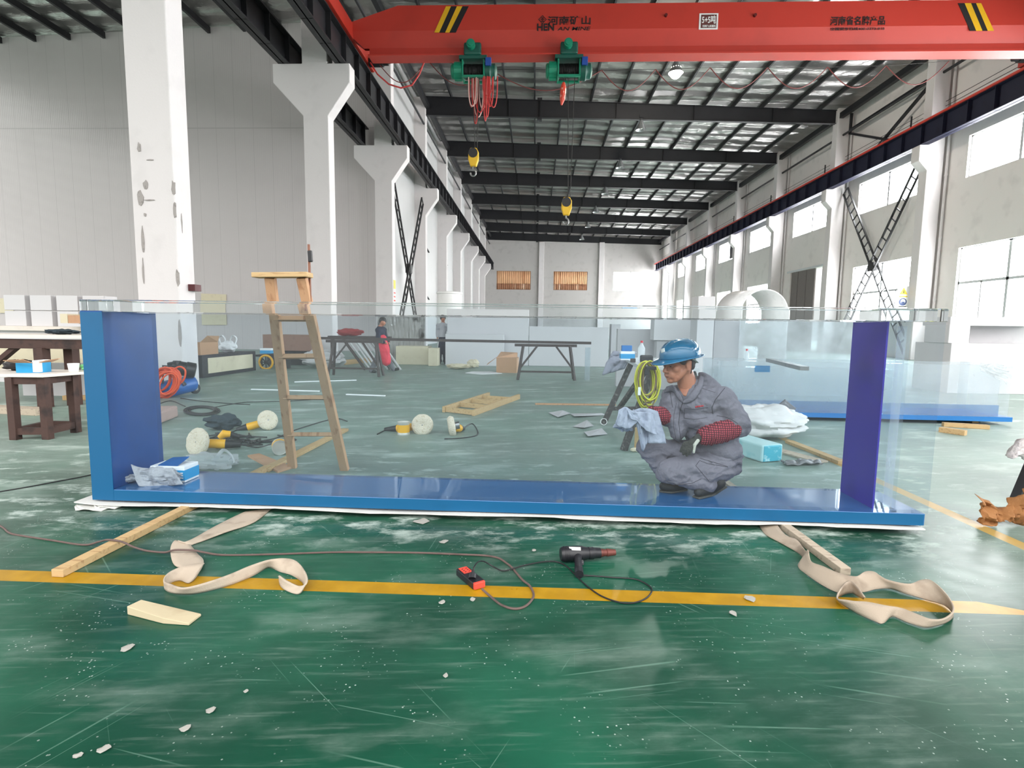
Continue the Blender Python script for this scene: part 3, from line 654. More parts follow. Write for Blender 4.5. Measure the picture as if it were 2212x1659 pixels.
# high-bay lamps under the beams
m_shade = M('lamp_aluminium', (170, 172, 174), .3, metal=.7); m_bulb = emit('lit_bulb', (255, 244, 220), 60.0); m_bulb0 = M('cold_bulb', (220, 220, 215), .3)
LP = [(1460, 150), (1385, 275), (1340, 358), (1307, 415), (1287, 455), (1270, 488), (1257, 515)]
for i, y in enumerate(YC[2:9]):
    y += .3; c = PY(*LP[i], y); X, zc, lit = c.x, c.z, i == 0; zb = 15.22 - .62*(X+7.95)/27.55
    r = thing('high_bay_lamp', 'glowing high bay lamp just below the crane girder' if lit else 'unlit bell shaped high bay lamp under the roof beam, %s behind the glowing one' % ORD[i-1], 'lamp', (X, y, zc), 'high bay lamps')
    MB().tube([(X, y, zb+.02), (X, y, zc+.5)], .02, 6).span((X-.14, y-.1, zc+.6), (X+.14, y+.1, zc+.74)).build('ballast', m_black, r)
    MB().lathe([(.09, .5), (.12, .34), (.24, .12), (.34, -.14), (.36, -.18), (.335, -.16), (.22, .1), (.08, .3)], (X, y, zc), (0, 0, 1), 24, cap=False).build('shade', m_shade, r, smooth=True)
    MB().ball((X, y, zc-(.1 if lit else .0)), (.3, .3, .34) if lit else .12).build('bulb', m_bulb if lit else m_bulb0, r, smooth=True)  # lit bulb made oversize so its shape takes in the glare
    if lit:
        d = bpy.data.lights.new('lamp_light', 'POINT'); d.energy = 900; d.color = (1, .93, .8); d.shadow_soft_size = .2
        lo = bpy.data.objects.new('lamp_light', d); COL.objects.link(lo); lo.location = (X, y, zc-.6); lo.parent = r; lo.matrix_parent_inverse = Matrix.Translation(-r.location)
# ------------------------------------------------------------------ the acrylic tank
m_acr = clear('clear_acrylic_sheet', haze=.012, ior=1.22); m_rim = glass('clear_acrylic_bar')
m_film = M('blue_film', (6, 70, 138), .4, var=.12, scale=2.5, coat=.1); m_filmb = M('blue_acrylic_base', (24, 94, 150), .3, var=.1, scale=1.2, coat=1.0)
m_filmb.node_tree.nodes['Principled BSDF'].inputs['Coat Roughness'].default_value = .02
m_edge = M('blue_film_edge', (6, 86, 130), .4, var=.1, scale=3)
m_violet = M('violet_film', (52, 38, 154), .4, c2=(42, 30, 132), scale=2.2, coat=.3)
m_foam = M('white_foam_sheet', (204, 204, 200), .8, var=.08, scale=5)
T0 = V((-3.32, 3.86, 0)); TR = -.012; TL, TD, TZ0, TZ1, TT = 6.07, .56, .062, .145, 1.56
def T(x, y, z): return V((T0.x + x*math.cos(TR) - y*math.sin(TR), T0.y + x*math.sin(TR) + y*math.cos(TR), z))
def tbox(mb, x0, y0, z0, x1, y1, z1):
    return mb.add([T(x0, y0, z0), T(x1, y0, z0), T(x1, y1, z0), T(x0, y1, z0), T(x0, y0, z1), T(x1, y0, z1), T(x1, y1, z1), T(x0, y1, z1)],
                  [(3, 2, 1, 0), (4, 5, 6, 7), (0, 1, 5, 4), (1, 2, 6, 5), (2, 3, 7, 6), (3, 0, 4, 7)])
tk = thing('acrylic_tank', 'long clear acrylic tank with a blue base lying across the floor', 'tank', T(TL/2, TD/2, TZ0))
o = tbox(MB(), 0, 0, TZ0, TL-.02, TD, TZ1).build('base_slab', [m_filmb], tk, bevel=.003, label='glossy blue base slab')
tbox(MB(), 0, -.003, TZ0, TL-.03, -.0005, TZ1-.004).build('edge_film', m_edge, tk, label='bright blue film on the front edge')
RIM = 1.47
o = tbox(MB(), 0, .0, TZ1, .165, TD, RIM+.01).build('end_panel', m_film, tk, bevel=.004, label='thick left end panel wrapped in blue film')
tbox(MB(), .002, -.004, TZ1-.08, .17, -.0005, RIM).build('edge_film', m_edge, o)
tbox(MB(), 5.74, .083, TZ1, 5.752, TD-.06, RIM).build('violet_film', m_violet, tk, label='violet film on the right end panel')
tbox(MB(), 5.754, .083, TZ1, 5.9, TD-.06, RIM).build('end_panel', clear('thick_acrylic_end', haze=.07, ior=1.25), tk, label='thick clear right end panel')
tbox(MB(), 5.84, .086, TZ1, 5.875, .13, RIM-.03).build('joint_strip', clear('milky_joint', haze=.3), tk)
tbox(MB(), .166, .002, TZ1+.001, TL, .08, RIM).build('front_panel', m_acr, tk, label='clear front panel')
tbox(MB(), .166, TD-.055, TZ1+.001, TL, TD-.002, RIM).build('back_panel', m_acr, tk, label='clear back panel')
for a in ((.0, 0, TL+.01, .12), (0, TD-.12, TL+.01, TD)): tbox(MB(), a[0], a[1], RIM+.002, a[2], a[3], TT).build('rim_bar', m_rim, tk, bevel=.004)
for x in (0, 5.72): tbox(MB(), x, .121, RIM+.002, x+(.2 if x == 0 else .34), TD-.121, TT).build('rim_bar', m_rim, tk, bevel=.004)
MB().cyl(T(5.86, .04, TZ1-.06), T(5.86, .04, TZ1+.0), .022).build('clear_plug', m_acr, tk, smooth=True)
# torn white foam sheets between the tank and the timbers it rests on
rnd = random.Random(11); mb = MB(); top = []; n = 60
for i in range(n+1):
    x = -.12 + (TL+.1)*i/n; top.append((x, -.028 - .012*math.sin(i*.7) - rnd.random()*.014, .0 - .012*max(0, math.sin(i*.33))))
for i in range(n):
    (xa_, ya, za), (xb_, yb_, zb_) = top[i], top[i+1]
    mb.add([T(xa_, ya, TZ0-.014+za), T(xb_, yb_, TZ0-.014+zb_), T(xb_, TD+.02, TZ0-.014), T(xa_, TD+.02, TZ0-.014)], [(0, 1, 2, 3)])
o = mb.build('foam_sheet', m_foam, None, thick=.008); tag(o, 'thin ragged white foam sheet squeezed under the blue tank base', 'foam sheet')
c = G(205, 1098); mb = MB(); n = 16
for dx, dy, s, z in ((0, 0, .14, .012), (.1, .02, .11, .02)):
    mb.prism([(c.x+dx+s*math.cos(2*math.pi*k/n), c.y+dy+.62*s*math.sin(2*math.pi*k/n), z+.012*math.sin(k*1.7)) for k in range(n)], (0, 0, .006))
tag(mb.build('foam_scrap', m_foam), 'round white foam scraps at the left foot of the tank', 'foam scrap')
# ------------------------------------------------------------------ the work floor behind the tank
def quadbox(mb, p0, p1, depth, z0, z1):
    # upright block whose front foot runs p0 -> p1, going back by depth
    p0, p1 = V(p0), V(p1); d = p1-p0; d.z = 0; nrm = V((-d.y, d.x, 0)).normalized()*depth
    vs = [V((p.x, p.y, z)) for z in (z0, z1) for p in (p0, p1, p1+nrm, p0+nrm)]
    return mb.add(vs, [(3, 2, 1, 0), (4, 5, 6, 7), (0, 1, 5, 4), (1, 2, 6, 5), (2, 3, 7, 6), (3, 0, 4, 7)])
def crumple(c, size, seed, amp=.35, n=28, m=16, flat=0.0, fold=2.2):
    # a crumpled closed lump standing on z = c.z
    mb = MB(); c = V(c); vs = []; fs = []
    for i in range(m+1):
        th = math.pi*i/m
        for k in range(n):
            ph = 2*math.pi*k/n; d = V((math.sin(th)*math.cos(ph), math.sin(th)*math.sin(ph), math.cos(th)))
            r = 1 + amp*(abs(noise.noise(d*fold + V((seed, 0, 0))))*1.4-.45) + amp*.5*(abs(noise.noise(d*fold*2.3 + V((0, seed, 0))))-.25)
            p = V((d.x*r*size[0], d.y*r*size[1], (d.z*r*.5+.5)*size[2])); p.z = max(0, p.z); vs.append(c + p)
    for i in range(m):
        for k in range(n): fs.append((i*n+k, (i+1)*n+k, (i+1)*n+(k+1) % n, i*n+(k+1) % n))
    return mb.add(vs, fs)
m_carton = M('brown_cardboard', (186, 146, 114), .85, var=.12, scale=4); m_cream = M('cream_foam', (214, 204, 178), .85, var=.1, scale=6)
m_boxblue = M('tissue_box_blue', (30, 150, 205), .5, var=.1); m_paper = M('white_paper', (236, 238, 240), .7, var=.03)
m_bag = clear('thin_plastic_bag', haze=.46, rough=.15, ior=1.4); m_tile = M('white_tabletop', (226, 216, 206), .5, var=.06)
m_pad = M('cream_wool_pad', (232, 220, 198), .95, c2=(212, 196, 168), scale=40, bump=1.0, bscale=90); m_toolyel = M('yellow_tool_body', (232, 172, 28), .45, var=.1)
m_hose = M('orange_hose', (226, 84, 40), .5, var=.12, scale=8); m_compblue = M('compressor_blue', (28, 96, 170), .35, var=.12, scale=4)
m_darkcloth = M('dark_teal_cloth', (44, 58, 66), .9, var=.3, scale=10, bump=.4); m_sheetw = M('white_foam_board', (208, 206, 208), .75, var=.04, scale=1.0)
m_greyw = M('pale_grey_board', (186, 184, 186), .7, var=.06)

# --- left: work tables and what lies on them
tb = thing('work_table', 'small dark timber table with a white top at the left edge, carrying a blue box', 'table', (-6.0, 6.3, 0))
legs = [(-6.12, 6.08), (-5.78, 6.14), (-5.8, 6.56), (-6.16, 6.54)]
for x, y in legs: MB().bar((x, y, 0), (x, y, .74), .085, .085, (0, 1, 0)).build('leg', m_wood_dark, tb, bevel=.004)
for i in range(4):
    a, b = legs[i], legs[(i+1) % 4]; MB().bar((*a, .1), (*b, .1), .06, .08).build('stretcher', m_wood_dark, tb); MB().bar((*a, .7), (*b, .7), .05, .08).build('apron', m_wood_dark, tb)
MB().prism([(-6.95, 6.0, .745), (-5.72, 6.06, .745), (-5.55, 6.72, .745), (-6.95, 6.75, .745)], (0, 0, .035)).build('top', m_tile, tb, bevel=.004)
tx = thing('tissue_box', 'open bright blue box on the small table at the left', 'box', (-6.05, 6.3, .78))
mb = MB(); quadbox(mb, (-6.17, 6.2, 0), (-5.92, 6.24, 0), .2, .781, .9); mb.build('box_body', m_boxblue, tx)
mb = MB(); quadbox(mb, (-5.98, 6.22, 0), (-5.915, 6.235, 0), .21, .79, .93); mb.build('white_panel', m_paper, tx)
MB().prism([(-6.17, 6.19, .9), (-5.95, 6.2, .9), (-5.97, 6.1, .945), (-6.22, 6.1, .93)], (0, 0, .006)).prism([(-5.92, 6.24, .9), (-5.94, 6.45, .9), (-5.84, 6.45, .94), (-5.82, 6.24, .93)], (0, 0, .006)).build('flap', m_carton, tx)
tag(MB().lathe([(0, 0), (.05, 0), (.062, .1), (.058, .1), (.047, .006), (0, .006)], (-5.72, 6.5, .781)).build('bowl', m_paper, smooth=True), 'white bowl beside the blue box on the small table', 'bowl')
tag(crumple((-6.42, 6.5, .781), (.2, .12, .14), 3, .4).build('cloth', m_ink, smooth=True), 'black cloth heaped behind the blue box on the small table', 'cloth')
tag(crumple((-5.62, 6.62, .781), (.1, .08, .1), 8, .4).build('plastic_strap', M('green_strap', (120, 196, 130), .5), smooth=True), 'green plastic strap beside the blue tank end', 'strap')
t2 = thing('work_bench', 'long dark timber bench with a white top behind the small table', 'table', (-8.6, 8.8, 0))
z2 = 1.13
for x, y in ((-7.95, 8.45), (-7.72, 8.75), (-9.6, 8.3), (-9.6, 9.1)): MB().bar((x, y, 0), (x, y, z2-.16), .15, .15, (0, 1, 0)).build('leg', m_wood_dark, t2)
MB().bar((-10.2, 8.4, z2-.1), (-7.3, 8.52, z2-.1), .12, .15).build('apron', m_wood_dark, t2); MB().prism([(-10.2, 8.3, z2), (-7.0, 8.42, z2), (-7.0, 9.3, z2), (-10.2, 9.3, z2)], (0, 0, .05)).build('top', m_tile, t2)
for a, b in (((-9.4, 8.36, .5), (-8.75, 8.4, z2-.14)), ((-9.2, 8.5, .38), (-8.4, 8.5, z2-.14))): MB().bar(a, b, .1, .07).build('brace', m_wood_dark, t2)
tag(crumple((-7.9, 8.8, z2+.051), (.3, .14, .09), 4, .4).build('cloth', m_darkcloth, smooth=True), 'dark cloth lying on the long bench at the left', 'cloth')
mb = MB(); quadbox(mb, (-10.6, 10.2, 0), (-8.2, 10.4, 0), .12, .38, .95); tag(mb.build('plywood_sheet', m_cream), 'cream board standing behind the long bench', 'board')
mb = MB(); quadbox(mb, (-9.6, 9.75, 0), (-7.9, 9.9, 0), .1, .001, .62); tag(mb.build('foam_board', m_sheetw), 'white board standing under the long bench', 'board')
plank('timber_batten', (-8.4, 9.3, 0), (-7.0, 9.55, 0), .1, .08, m_wood, 'yellow timber batten on the floor under the long bench')
plank('timber_batten', (-9.2, 8.05, 0), (-7.35, 7.75, 0), .2, .1, m_wood_grey, 'thick dusty timber on the floor between the two left tables')
# stacked white crates behind
k0 = 12.0
rows = [(0, 4), (1, 4)]
for r_ in range(2):
    for c_ in range(4):
        x = -12.1 + c_*.62; z = 1.28 + r_*.36
        tag(MB().span((x, k0, z), (x+.5, k0+.4, z+.34)).build('white_carton', m_sheetw, bevel=.008), 'white carton in the stack behind the left bench, %s row, %s from the left' % (['lower', 'upper'][r_], ['first', 'second', 'third', 'fourth'][c_]), 'carton', 'white cartons behind the left bench')
st = thing('pallet_shelf', 'low pale shelf carrying the white cartons at the left', 'shelf', (-11, k0, 0))
MB().span((-13.5, k0-.2, 1.18), (-9.0, k0+.6, 1.28)).build('top', m_tile, st); MB().span((-13.5, k0-.1, 0), (-9.1, k0+.5, 1.18)).build('base', m_sheetw, st)
cn = thing('carton_tray', 'brown carton on a pale board just left of the blue tank end', 'carton', (-9.4, 11.2, 1.25))
mb = MB(); quadbox(mb, PY(131, 704, 11.4)*1, PY(147, 704, 11.4), .4, 1.36, 1.56); mb.build('end_face', m_cream, cn); mb = MB(); quadbox(mb, PY(148, 704, 11.4), PY(190, 704, 11.4), .4, 1.36, 1.53); mb.build('side', m_carton, cn)
mb = MB(); quadbox(mb, PY(132, 708, 11.2), PY(200, 712, 11.2), .6, 1.29, 1.35); mb.build('board', m_sheetw, cn)
tag(MB().prism([PY(-6, 644, 29.15), PY(29, 646, 29.15), PY(29, 676, 29.15), PY(-6, 676, 29.15)], (0, .04, 0)).build('notice_board', m_cream), 'cream board on the grey partition at the left edge', 'board')
tag(MB().prism([PY(434, 634, 29.15), PY(488, 636, 29.15), PY(489, 702, 29.15), PY(436, 702, 29.15)], (0, .04, 0)).build('notice_board', m_cream), 'cream board on the grey partition beside the nearest column', 'board')
_z = PY(430, 622, 11.6).z
tag(MB().span((-7.46, 11.5, _z-.07), (-7.3, 11.72, _z+.07)).build('lever_switch', M('maroon_plastic', (84, 34, 38), .5)), 'maroon switch fixed to the right side of the nearest column', 'switch')

# --- air compressor at the foot of the first column
ac = thing('air_compressor', 'blue air compressor with a black motor at the foot of the nearest column', 'compressor', (-6.75, 10.1, 0))
a, b = V((-7.1, 9.75, .27)), V((-6.75, 10.55, .27)); ax = (b-a).normalized(); ln = (b-a).length
a, b = PY(338, 846, 9.75), PY(421, 826, 10.5); ax = (b-a).normalized(); ln = (b-a).length
MB().lathe([(0, 0), (.1, .01), (.15, .05), (.165, .1), (.165, ln-.1), (.15, ln-.05), (.1, ln-.01), (0, ln)], a, ax).build('air_tank', m_compblue, ac, smooth=True)
c = a + ax*(ln*.8) + V((0, -.17, .06)); MB().box(c, (.18, .004, .05), Matrix.Rotation(R(20), 3, 'Y')).build('decal', m_paper, ac)
p = PY(398, 797, 10.2)
MB().lathe([(0, -.22), (.12, -.21), (.135, -.15), (.135, .02), (.15, .03), (.15, .18), (.1, .2), (0, .2)], p, (.8, .5, -.22)).build('motor', M('compressor_black', (30, 30, 32), .4, var=.3, scale=10), ac, smooth=True)
p = PY(377, 786, 10.1); MB().box(p, (.2, .16, .09), Matrix.Rotation(R(-10), 3, 'Y')).build('filter_box', m_tool if 'm_tool' in globals() else m_black, ac, bevel=.02)
p = PY(393, 818, 10.1); MB().tube([p, p+V((0, 0, -.06)), p+V((.06, 0, -.12))], .035, 8).build('pressure_gauge', m_steel, ac, smooth=True)
MB().tube([PY(352, 830, 9.8), PY(352, 790, 9.9), PY(385, 792, 10.05), PY(400, 812, 10.2)], .018, 8).build('handle', m_black, ac, smooth=True)
p = G(422, 850); p.z = .1
MB().lathe([(0, -.03), (.06, -.03), (.1, -.025), (.1, .025), (.06, .03), (0, .03)], p, (1, -.35, 0)).build('wheel', m_black, ac, smooth=True)
MB().cyl(p+V((.03, -.02, 0)), p+V((.05, -.03, 0)), .035).build('wheel_hub', m_steel, ac, smooth=True)
p = G(352, 858); MB().cyl(p, p+V((0, .03, .12)), .04).build('foot', m_black, ac)
hs = thing('air_hose', 'coil of orange air hose hung over the compressor', 'hose', (-7.1, 9.7, .5)); rnd = random.Random(2); mb = MB()
for k in range(15):
    cx, cy = 352 + rnd.uniform(-10, 12), 826 + rnd.uniform(-4, 4); rx, ry = rnd.uniform(17, 30), rnd.uniform(22, 32)
    mb.tube([PY(cx + rx*math.cos(t_*.3927)*1.0 + 6*math.sin(t_*.3927), cy - ry*math.sin(t_*.3927), 9.62 + k*.012 + .05*math.cos(t_*.39)) for t_ in range(16)], .016, 6, closed=True)
mb.build('coil', m_hose, hs, smooth=True)['kind'] = 'stuff'
MB().tube(spline([PY(x, y, 9.75) for x, y in ((372, 800), (388, 792), (400, 800), (398, 818), (386, 832), (372, 850), (360, 861))], 6), .016, 6).build('hose_end', m_hose, hs, smooth=True)

# --- low black cabinet with cream front, carton and bag on it, cart, crate
p0, p1 = G(438, 817), G(553, 800)
lc = thing('low_cabinet', 'low black framed cabinet with a cream front right of the nearest column', 'cabinet', (p0+p1)/2)
mb = MB(); quadbox(mb, p0, p1, .55, .001, .58); mb.build('frame', M('black_frame', (36, 34, 44), .5), lc)
d = (p1-p0); nrm = V((-d.y, d.x, 0)).normalized(); mb = MB(); quadbox(mb, p0 + d*.09 - nrm*.012, p0 + d*.93 - nrm*.012, .02, .1, .5); mb.build('front_panel', m_cream, lc)
cb = thing('carton', 'open brown carton standing on the low black cabinet', 'carton', (p0.x+.4, p0.y+.5, .58))
q0, q1 = p0 + d*.04 + nrm*.1, p0 + d*.34 + nrm*.1
mb = MB(); quadbox(mb, q0, q1, .35, .581, .9); mb.build('box_body', m_carton, cb)
MB().prism([V((q0.x, q0.y, .9)), V((q1.x, q1.y, .9)), V((q1.x+.05, q1.y, 1.06)), V((q0.x+.15, q0.y+.1, 1.08))], nrm*.01).build('flap', m_carton, cb)
tag(crumple(p0 + d*.62 + nrm*.25 + V((0, 0, .581)), (.24, .15, .34), 5, .3, 40, 22, fold=1.4).build('plastic_bag', M('white_plastic_bag', (226, 226, 228), .5, bump=.5, bscale=12), smooth=True, sharp=60), 'white carrier bag standing on the low black cabinet', 'bag')
bag_ = bpy.context.scene.collection.objects['plastic_bag']; q_ = p0 + d*.62 + nrm*.25
for s in (-1, 1):
    o = MB().tube(spline([q_ + V((.2*s, 0, .8)), q_ + V((.25*s, 0, .98)), q_ + V((.16*s, 0, 1.06)), q_ + V((.08*s, 0, .96)), q_ + V((.07*s, 0, .82))], 6), .035, 8, flat=.3).build('handle', bpy.data.materials['white_plastic_bag'], None, smooth=True); o.parent = bag_
ct = thing('hand_cart', 'dark hand cart with a yellow spoked wheel behind the stepladder', 'cart', G(578, 797))
w0 = G(575, 797); w0.z = .21; mbw = MB()
for k in range(24):
    pass
MB().tube([w0 + V((.21*math.cos(k*.2618), 0, .21*math.sin(k*.2618))) for k in range(24)], .035, 8, closed=True).build('tyre', m_toolyel, ct, smooth=True)
mb = MB()
for k in range(8): a_ = k*math.pi/4; mb.bar(w0, w0 + V((.19*math.cos(a_), 0, .19*math.sin(a_))), .03, .03, (0, 1, 0))
mb.cyl(w0 - V((0, .05, 0)), w0 + V((0, .05, 0)), .05); mb.build('spokes', m_black, ct)
MB().box(w0 + V((.1, .3, .2)), (.9, .6, .06)).box(w0 + V((-.3, .3, .0)), (.06, .06, .42)).box(w0 + V((.5, .3, 0)), (.06, .5, .42)).build('tray', m_black, ct)
mb = MB(); q = w0 + V((-.02, .15, .24)); mb.box(q + V((0, 0, .08)), (.32, .3, .1)); o = mb.build('paper_box', m_boxblue); tag(o, 'blue and white box on the dark hand cart', 'box'); MB().box(q + V((0, 0, .16)), (.32, .3, .06)).build('lid', m_paper, o)
cr2 = thing('crate', 'long brown crate behind the stepladder rails', 'crate', (-8.0, 18.4, 0))
mb = MB(); quadbox(mb, PY(568, 745, 18.2), PY(672, 745, 18.2), .8, .5, 1.04); mb.build('box_body', M('crate_brown', (142, 110, 96), .8, var=.2), cr2); mb = MB(); quadbox(mb, PY(576, 745, 18.3), PY(664, 745, 18.3), .6, 0.001, .5); mb.build('base', m_black, cr2)
tag(crumple((-6.9, 17.4, 0), (.75, .4, .62), 6, .3, 44, 24, fold=1.5).build('dust_sheet', M('grey_dust_sheet', (196, 194, 194), .8, bump=.3, bscale=10), smooth=True, sharp=30), 'grey white dust sheet heaped between stepladder rails in the back', 'sheet')

# --- trestles with a long tube, pipes, timber
def trestle(xl, xr, Y, zt, lb, m):
    t_ = thing('trestle', lb, 'trestle', ((xl+xr)/2, Y, 0))
    MB().bar((xl-.15, Y, zt-.04), (xr+.1, Y, zt-.04), .1, .07).build('top_bar', m, t_)
    for x, s in ((xl, -1), (xr, 1)):
        for y in (-.22, .22): MB().bar((x+.05*s, Y+y, 0), (x-.08*s, Y+y*.2, zt-.06), .06, .05).build('leg', m, t_)
        MB().bar((x, Y-.15, .3), (x-.45*(1 if s > 0 else -1), Y-.02, zt-.07), .045, .045).build('brace', m, t_)
    MB().bar((xl, Y-.17, .22), (xr, Y-.17, .22), .04, .05).build('stretcher', m, t_); return t_
m_rustd = M('dark_rusty_steel', (66, 56, 54), .6, var=.3, scale=10)
trestle(-5.6, -4.28, 14.8, .99, 'dark trestle in front of the leaning pipes, left end of the long tube', m_rustd)
trestle(-.4, 1.02, 14.7, .96, 'dark trestle in front of the white boards, right end of the long tube', m_rustd)
tag(MB().bar((-6.2, 14.8, 1.03), (1.5, 14.7, 1.0), .07, .07).build('steel_tube', m_rustd), 'long dark square tube laid across the two trestles', 'tube')
tag(MB().lathe([(.075, 0), (.075, .88), (.065, .88), (.065, 0)], G(1268, 821), (0, 0, 1), 20, cap=False).build('acrylic_tube', clear('tube_acrylic', haze=.12), smooth=True), 'clear acrylic tube standing right of the far trestle', 'tube')
pg = None
for k in range(9):
    a_, b_ = V((-6.05+.14*k, 16.9+.06*(k % 3), .99-.03*(k % 2))), V((-5.25+.14*k, 16.6+.06*(k % 2), .04))
    o = MB().cyl(a_, b_, .032 if k % 3 else .045, n=10).build('pipe', M('pale_pipe', (206, 206, 206), .4) if k % 3 else m_rustd if k == 0 else bpy.data.materials['pale_pipe'] if k % 2 else m_steel, smooth=True)
    tag(o, 'pipe leaning behind the left trestle, %s from the left' % ORD[k], 'pipe', 'leaning pipes behind the left trestle')
rk = thing('pipe_rack', 'dark rack behind the left trestle holding leaning pipes', 'rack', (-5.8, 17.4, 0))
MB().span((-6.6, 17.1, .98), (-4.6, 17.35, 1.05)).build('top_bar', m_rustd, rk)
for x in (-6.5, -4.7): MB().span((x-.05, 17.2, 0), (x+.05, 17.3, .98)).build('leg', m_rustd, rk)
tag(crumple((-5.9, 17.2, 1.051), (.45, .16, .24), 12, .3, 40, 22, fold=1.6).build('red_cloth', M('red_cloth', (150, 54, 56), .9), smooth=True), 'dark red cloth on top of the pipe rack', 'cloth')
plank('timber_beam', G(742, 788), G(806, 781), .16, .16, m_wood, 'yellow timber beam on the floor at the foot of the leaning pipes')
# white strips lying on the floor
for i, (a_, b_, lb) in enumerate((((543, 842), (690, 846), 'white strip on the floor between the stepladder rails'), ((636, 826), (770, 822), 'long white strip on the floor beyond the stepladder'), ((748, 853), (832, 856), 'white strip on the floor right of the stepladder'))):
    plank('white_strip', G(*a_), G(*b_), .045, .02, m_paper, lb, 'strip')

# --- white boards and blocks in the middle distance
def board(name, x0, x1, yt, yb, Y, th, m, lb, cat='board', grp=None):
    a_, b_ = PY(x0, yb, Y), PY(x1, yb, Y); zt = PY((x0+x1)/2, yt, Y).z; zb = max(0.001, min(a_.z, b_.z)) if min(a_.z, b_.z) > .35 else .001
    mb = MB(); quadbox(mb, a_, b_, th, zb, zt); return tag(mb.build(name, m, bevel=.01), lb, cat, grp)
board('foam_board', 962, 1088, 722, 789, 19.4, .3, m_sheetw, 'low white board stack at the left of the middle distance')
board('foam_board', 966, 1141, 668, 789, 19.9, .4, m_sheetw, 'tall white board behind the low white stack')
board('foam_board', 1142, 1313, 706, 792, 19.9, .5, m_sheetw, 'broad white board behind the far right trestle')
board('foam_board', 1140, 1300, 700, 706, 20.6, .3, M('pink_edge', (206, 178, 178), .8), 'pinkish board edge on the broad white board') if False else None
board('foam_board', 1318, 1338, 700, 795, 20.2, .5, m_greyw, 'grey board standing right of the broad white board')
board('foam_block', 855, 925, 748, 772, 19.5, .7, m_cream, 'cream foam block left of the standing person in dark trousers', 'block')
board('foam_block', 925, 945, 752, 782, 19.0, .5, m_cream, 'small cream foam block beside the dark trousers', 'block')
mb = MB()
for k in range(9): mb.grid(lambda u, v, k=k: V((-6.0+k*.2+.2*u, 20.6+.06*noise.noise(V((u*3+k, v*5, 2))), .01+1.75*v)), 6, 10)
tag(mb.build('wrapped_sheets', M('crinkled_wrap', (168, 166, 162), .15, c2=(60, 58, 54), scale=2.2, bump=.5, bscale=6), thick=.03, smooth=True), 'shiny wrapped sheets standing behind the walking person', 'sheets')
dr = PY(971, 700, 22.5)
tag(MB().lathe([(0, 0), (.5, 0), (.5, 2.7), (.53, 2.72), (.53, 2.78), (.49, 2.8), (0, 2.8)], (dr.x, 22.5, .0), (0, 0, 1), 32).build('plastic_drum', m_white, smooth=True), 'tall white plastic drum behind the standing person', 'drum')
cx = thing('carton', 'brown open carton on the floor left of the far right trestle', 'carton', G(1090, 805))
a_, b_ = G(1072, 805), G(1116, 806); mb = MB(); quadbox(mb, a_, b_, .6, .001, .46); mb.build('box_body', m_carton, cx)
MB().prism([V((a_.x, a_.y, .46)), V((b_.x, b_.y+.55, .46)), V((b_.x, b_.y+.6, .6)), V((a_.x+.1, a_.y+.6, .62))], (0, .01, 0)).prism([V((a_.x, a_.y, .46)), V((a_.x, a_.y+.6, .46)), V((a_.x-.3, a_.y+.5, .25)), V((a_.x-.3, a_.y, .22))], (0, 0, .01)).build('flap', m_carton, cx)
tag(crumple(G(990, 797), (.4, .2, .18), 21, .4).build('rubble_bag', m_cream, smooth=True), 'cream lump on the floor in front of the low white stack, left one', 'lump')
tag(crumple(G(1022, 795), (.22, .15, .3), 22, .4).build('rubble_bag', m_cream, smooth=True), 'cream lump on the floor next to the brown carton', 'lump')
tag(MB().prism([G(1005, 806), G(1040, 809), G(1085, 807), G(1060, 803), G(1020, 803)], (0, 0, .01)).build('paper_scrap', m_paper), 'white paper scraps before the brown carton', 'paper')

# --- timber ladder frame flat on the floor, stepladder, boards
lf = thing('floor_ladder', 'short timber ladder lying flat on the floor beyond the tank', 'ladder', G(1040, 876))
c4 = [G(958, 891), G(1022, 899), G(1121, 862), G(1056, 858)]
for p in c4: p.z = .05
for a_, b_ in ((c4[0], c4[3]), (c4[1], c4[2])): MB().bar(a_, b_, .05, .095).build('rail', m_wood, lf, bevel=.004)
for k, t_ in enumerate((.02, .3, .55, .8)): MB().bar(c4[0].lerp(c4[3], t_), c4[1].lerp(c4[2], t_), .03, .08).build('rung', m_wood, lf)
sl = thing('stepladder', 'brown timber ladder with a flat top plank leaning behind the tank', 'ladder', (-2.1, 5.1, 0))
fL, fR = G(637, 1008), G(742, 1018); fL.z = fR.z = .0; fL.y, fR.y = 5.12, 5.08; YT_ = 4.40
tL, tR = PY(584, 600, YT_), PY(652, 600, YT_)
for a_, b_ in ((fL, tL), (fR, tR)): MB().bar(a_, b_, .078, .055, (0, 1, .3)).build('rail', m_wood_old, sl, bevel=.004)
for y in (938, 858, 770, 688):
    t_ = 0
    f_ = lambda A_, B_: min((A_.lerp(B_, q/200) for q in range(201)), key=lambda p: abs(( -(p-EYE).dot(IU)/(p-EYE).dot(FWD)*F + H/2) - y))
    MB().bar(f_(fL, tL), f_(fR, tR), .05, .036, (0, .3, 1)).build('rung', m_wood_old, sl)
a_, b_ = PY(551, 595, YT_), PY(670, 594, YT_); MB().bar(a_, b_, .13, .04).build('top_plank', m_wood, sl, bevel=.006)
MB().bar(PY(671, 672, YT_+.06), PY(667, 528, YT_+.06), .014, .02).build('side_rod', M('rusty_rod', (128, 84, 66), .7), sl); MB().bar(PY(671, 566, YT_+.05), PY(669, 541, YT_+.05), .035, .03).build('rod_clip', m_black, sl, bevel=.008)
plank('timber_batten', G(572, 1020), G(746, 931), .09, .035, m_wood, 'flat pale board on the floor passing under the stepladder feet')
tag(MB().prism([G(535, 987), G(600, 1022), G(632, 1012), G(560, 983)], (0, 0, .02)).build('cardboard_sheet', m_carton), 'brown cardboard sheet on the floor left of the stepladder foot', 'cardboard')

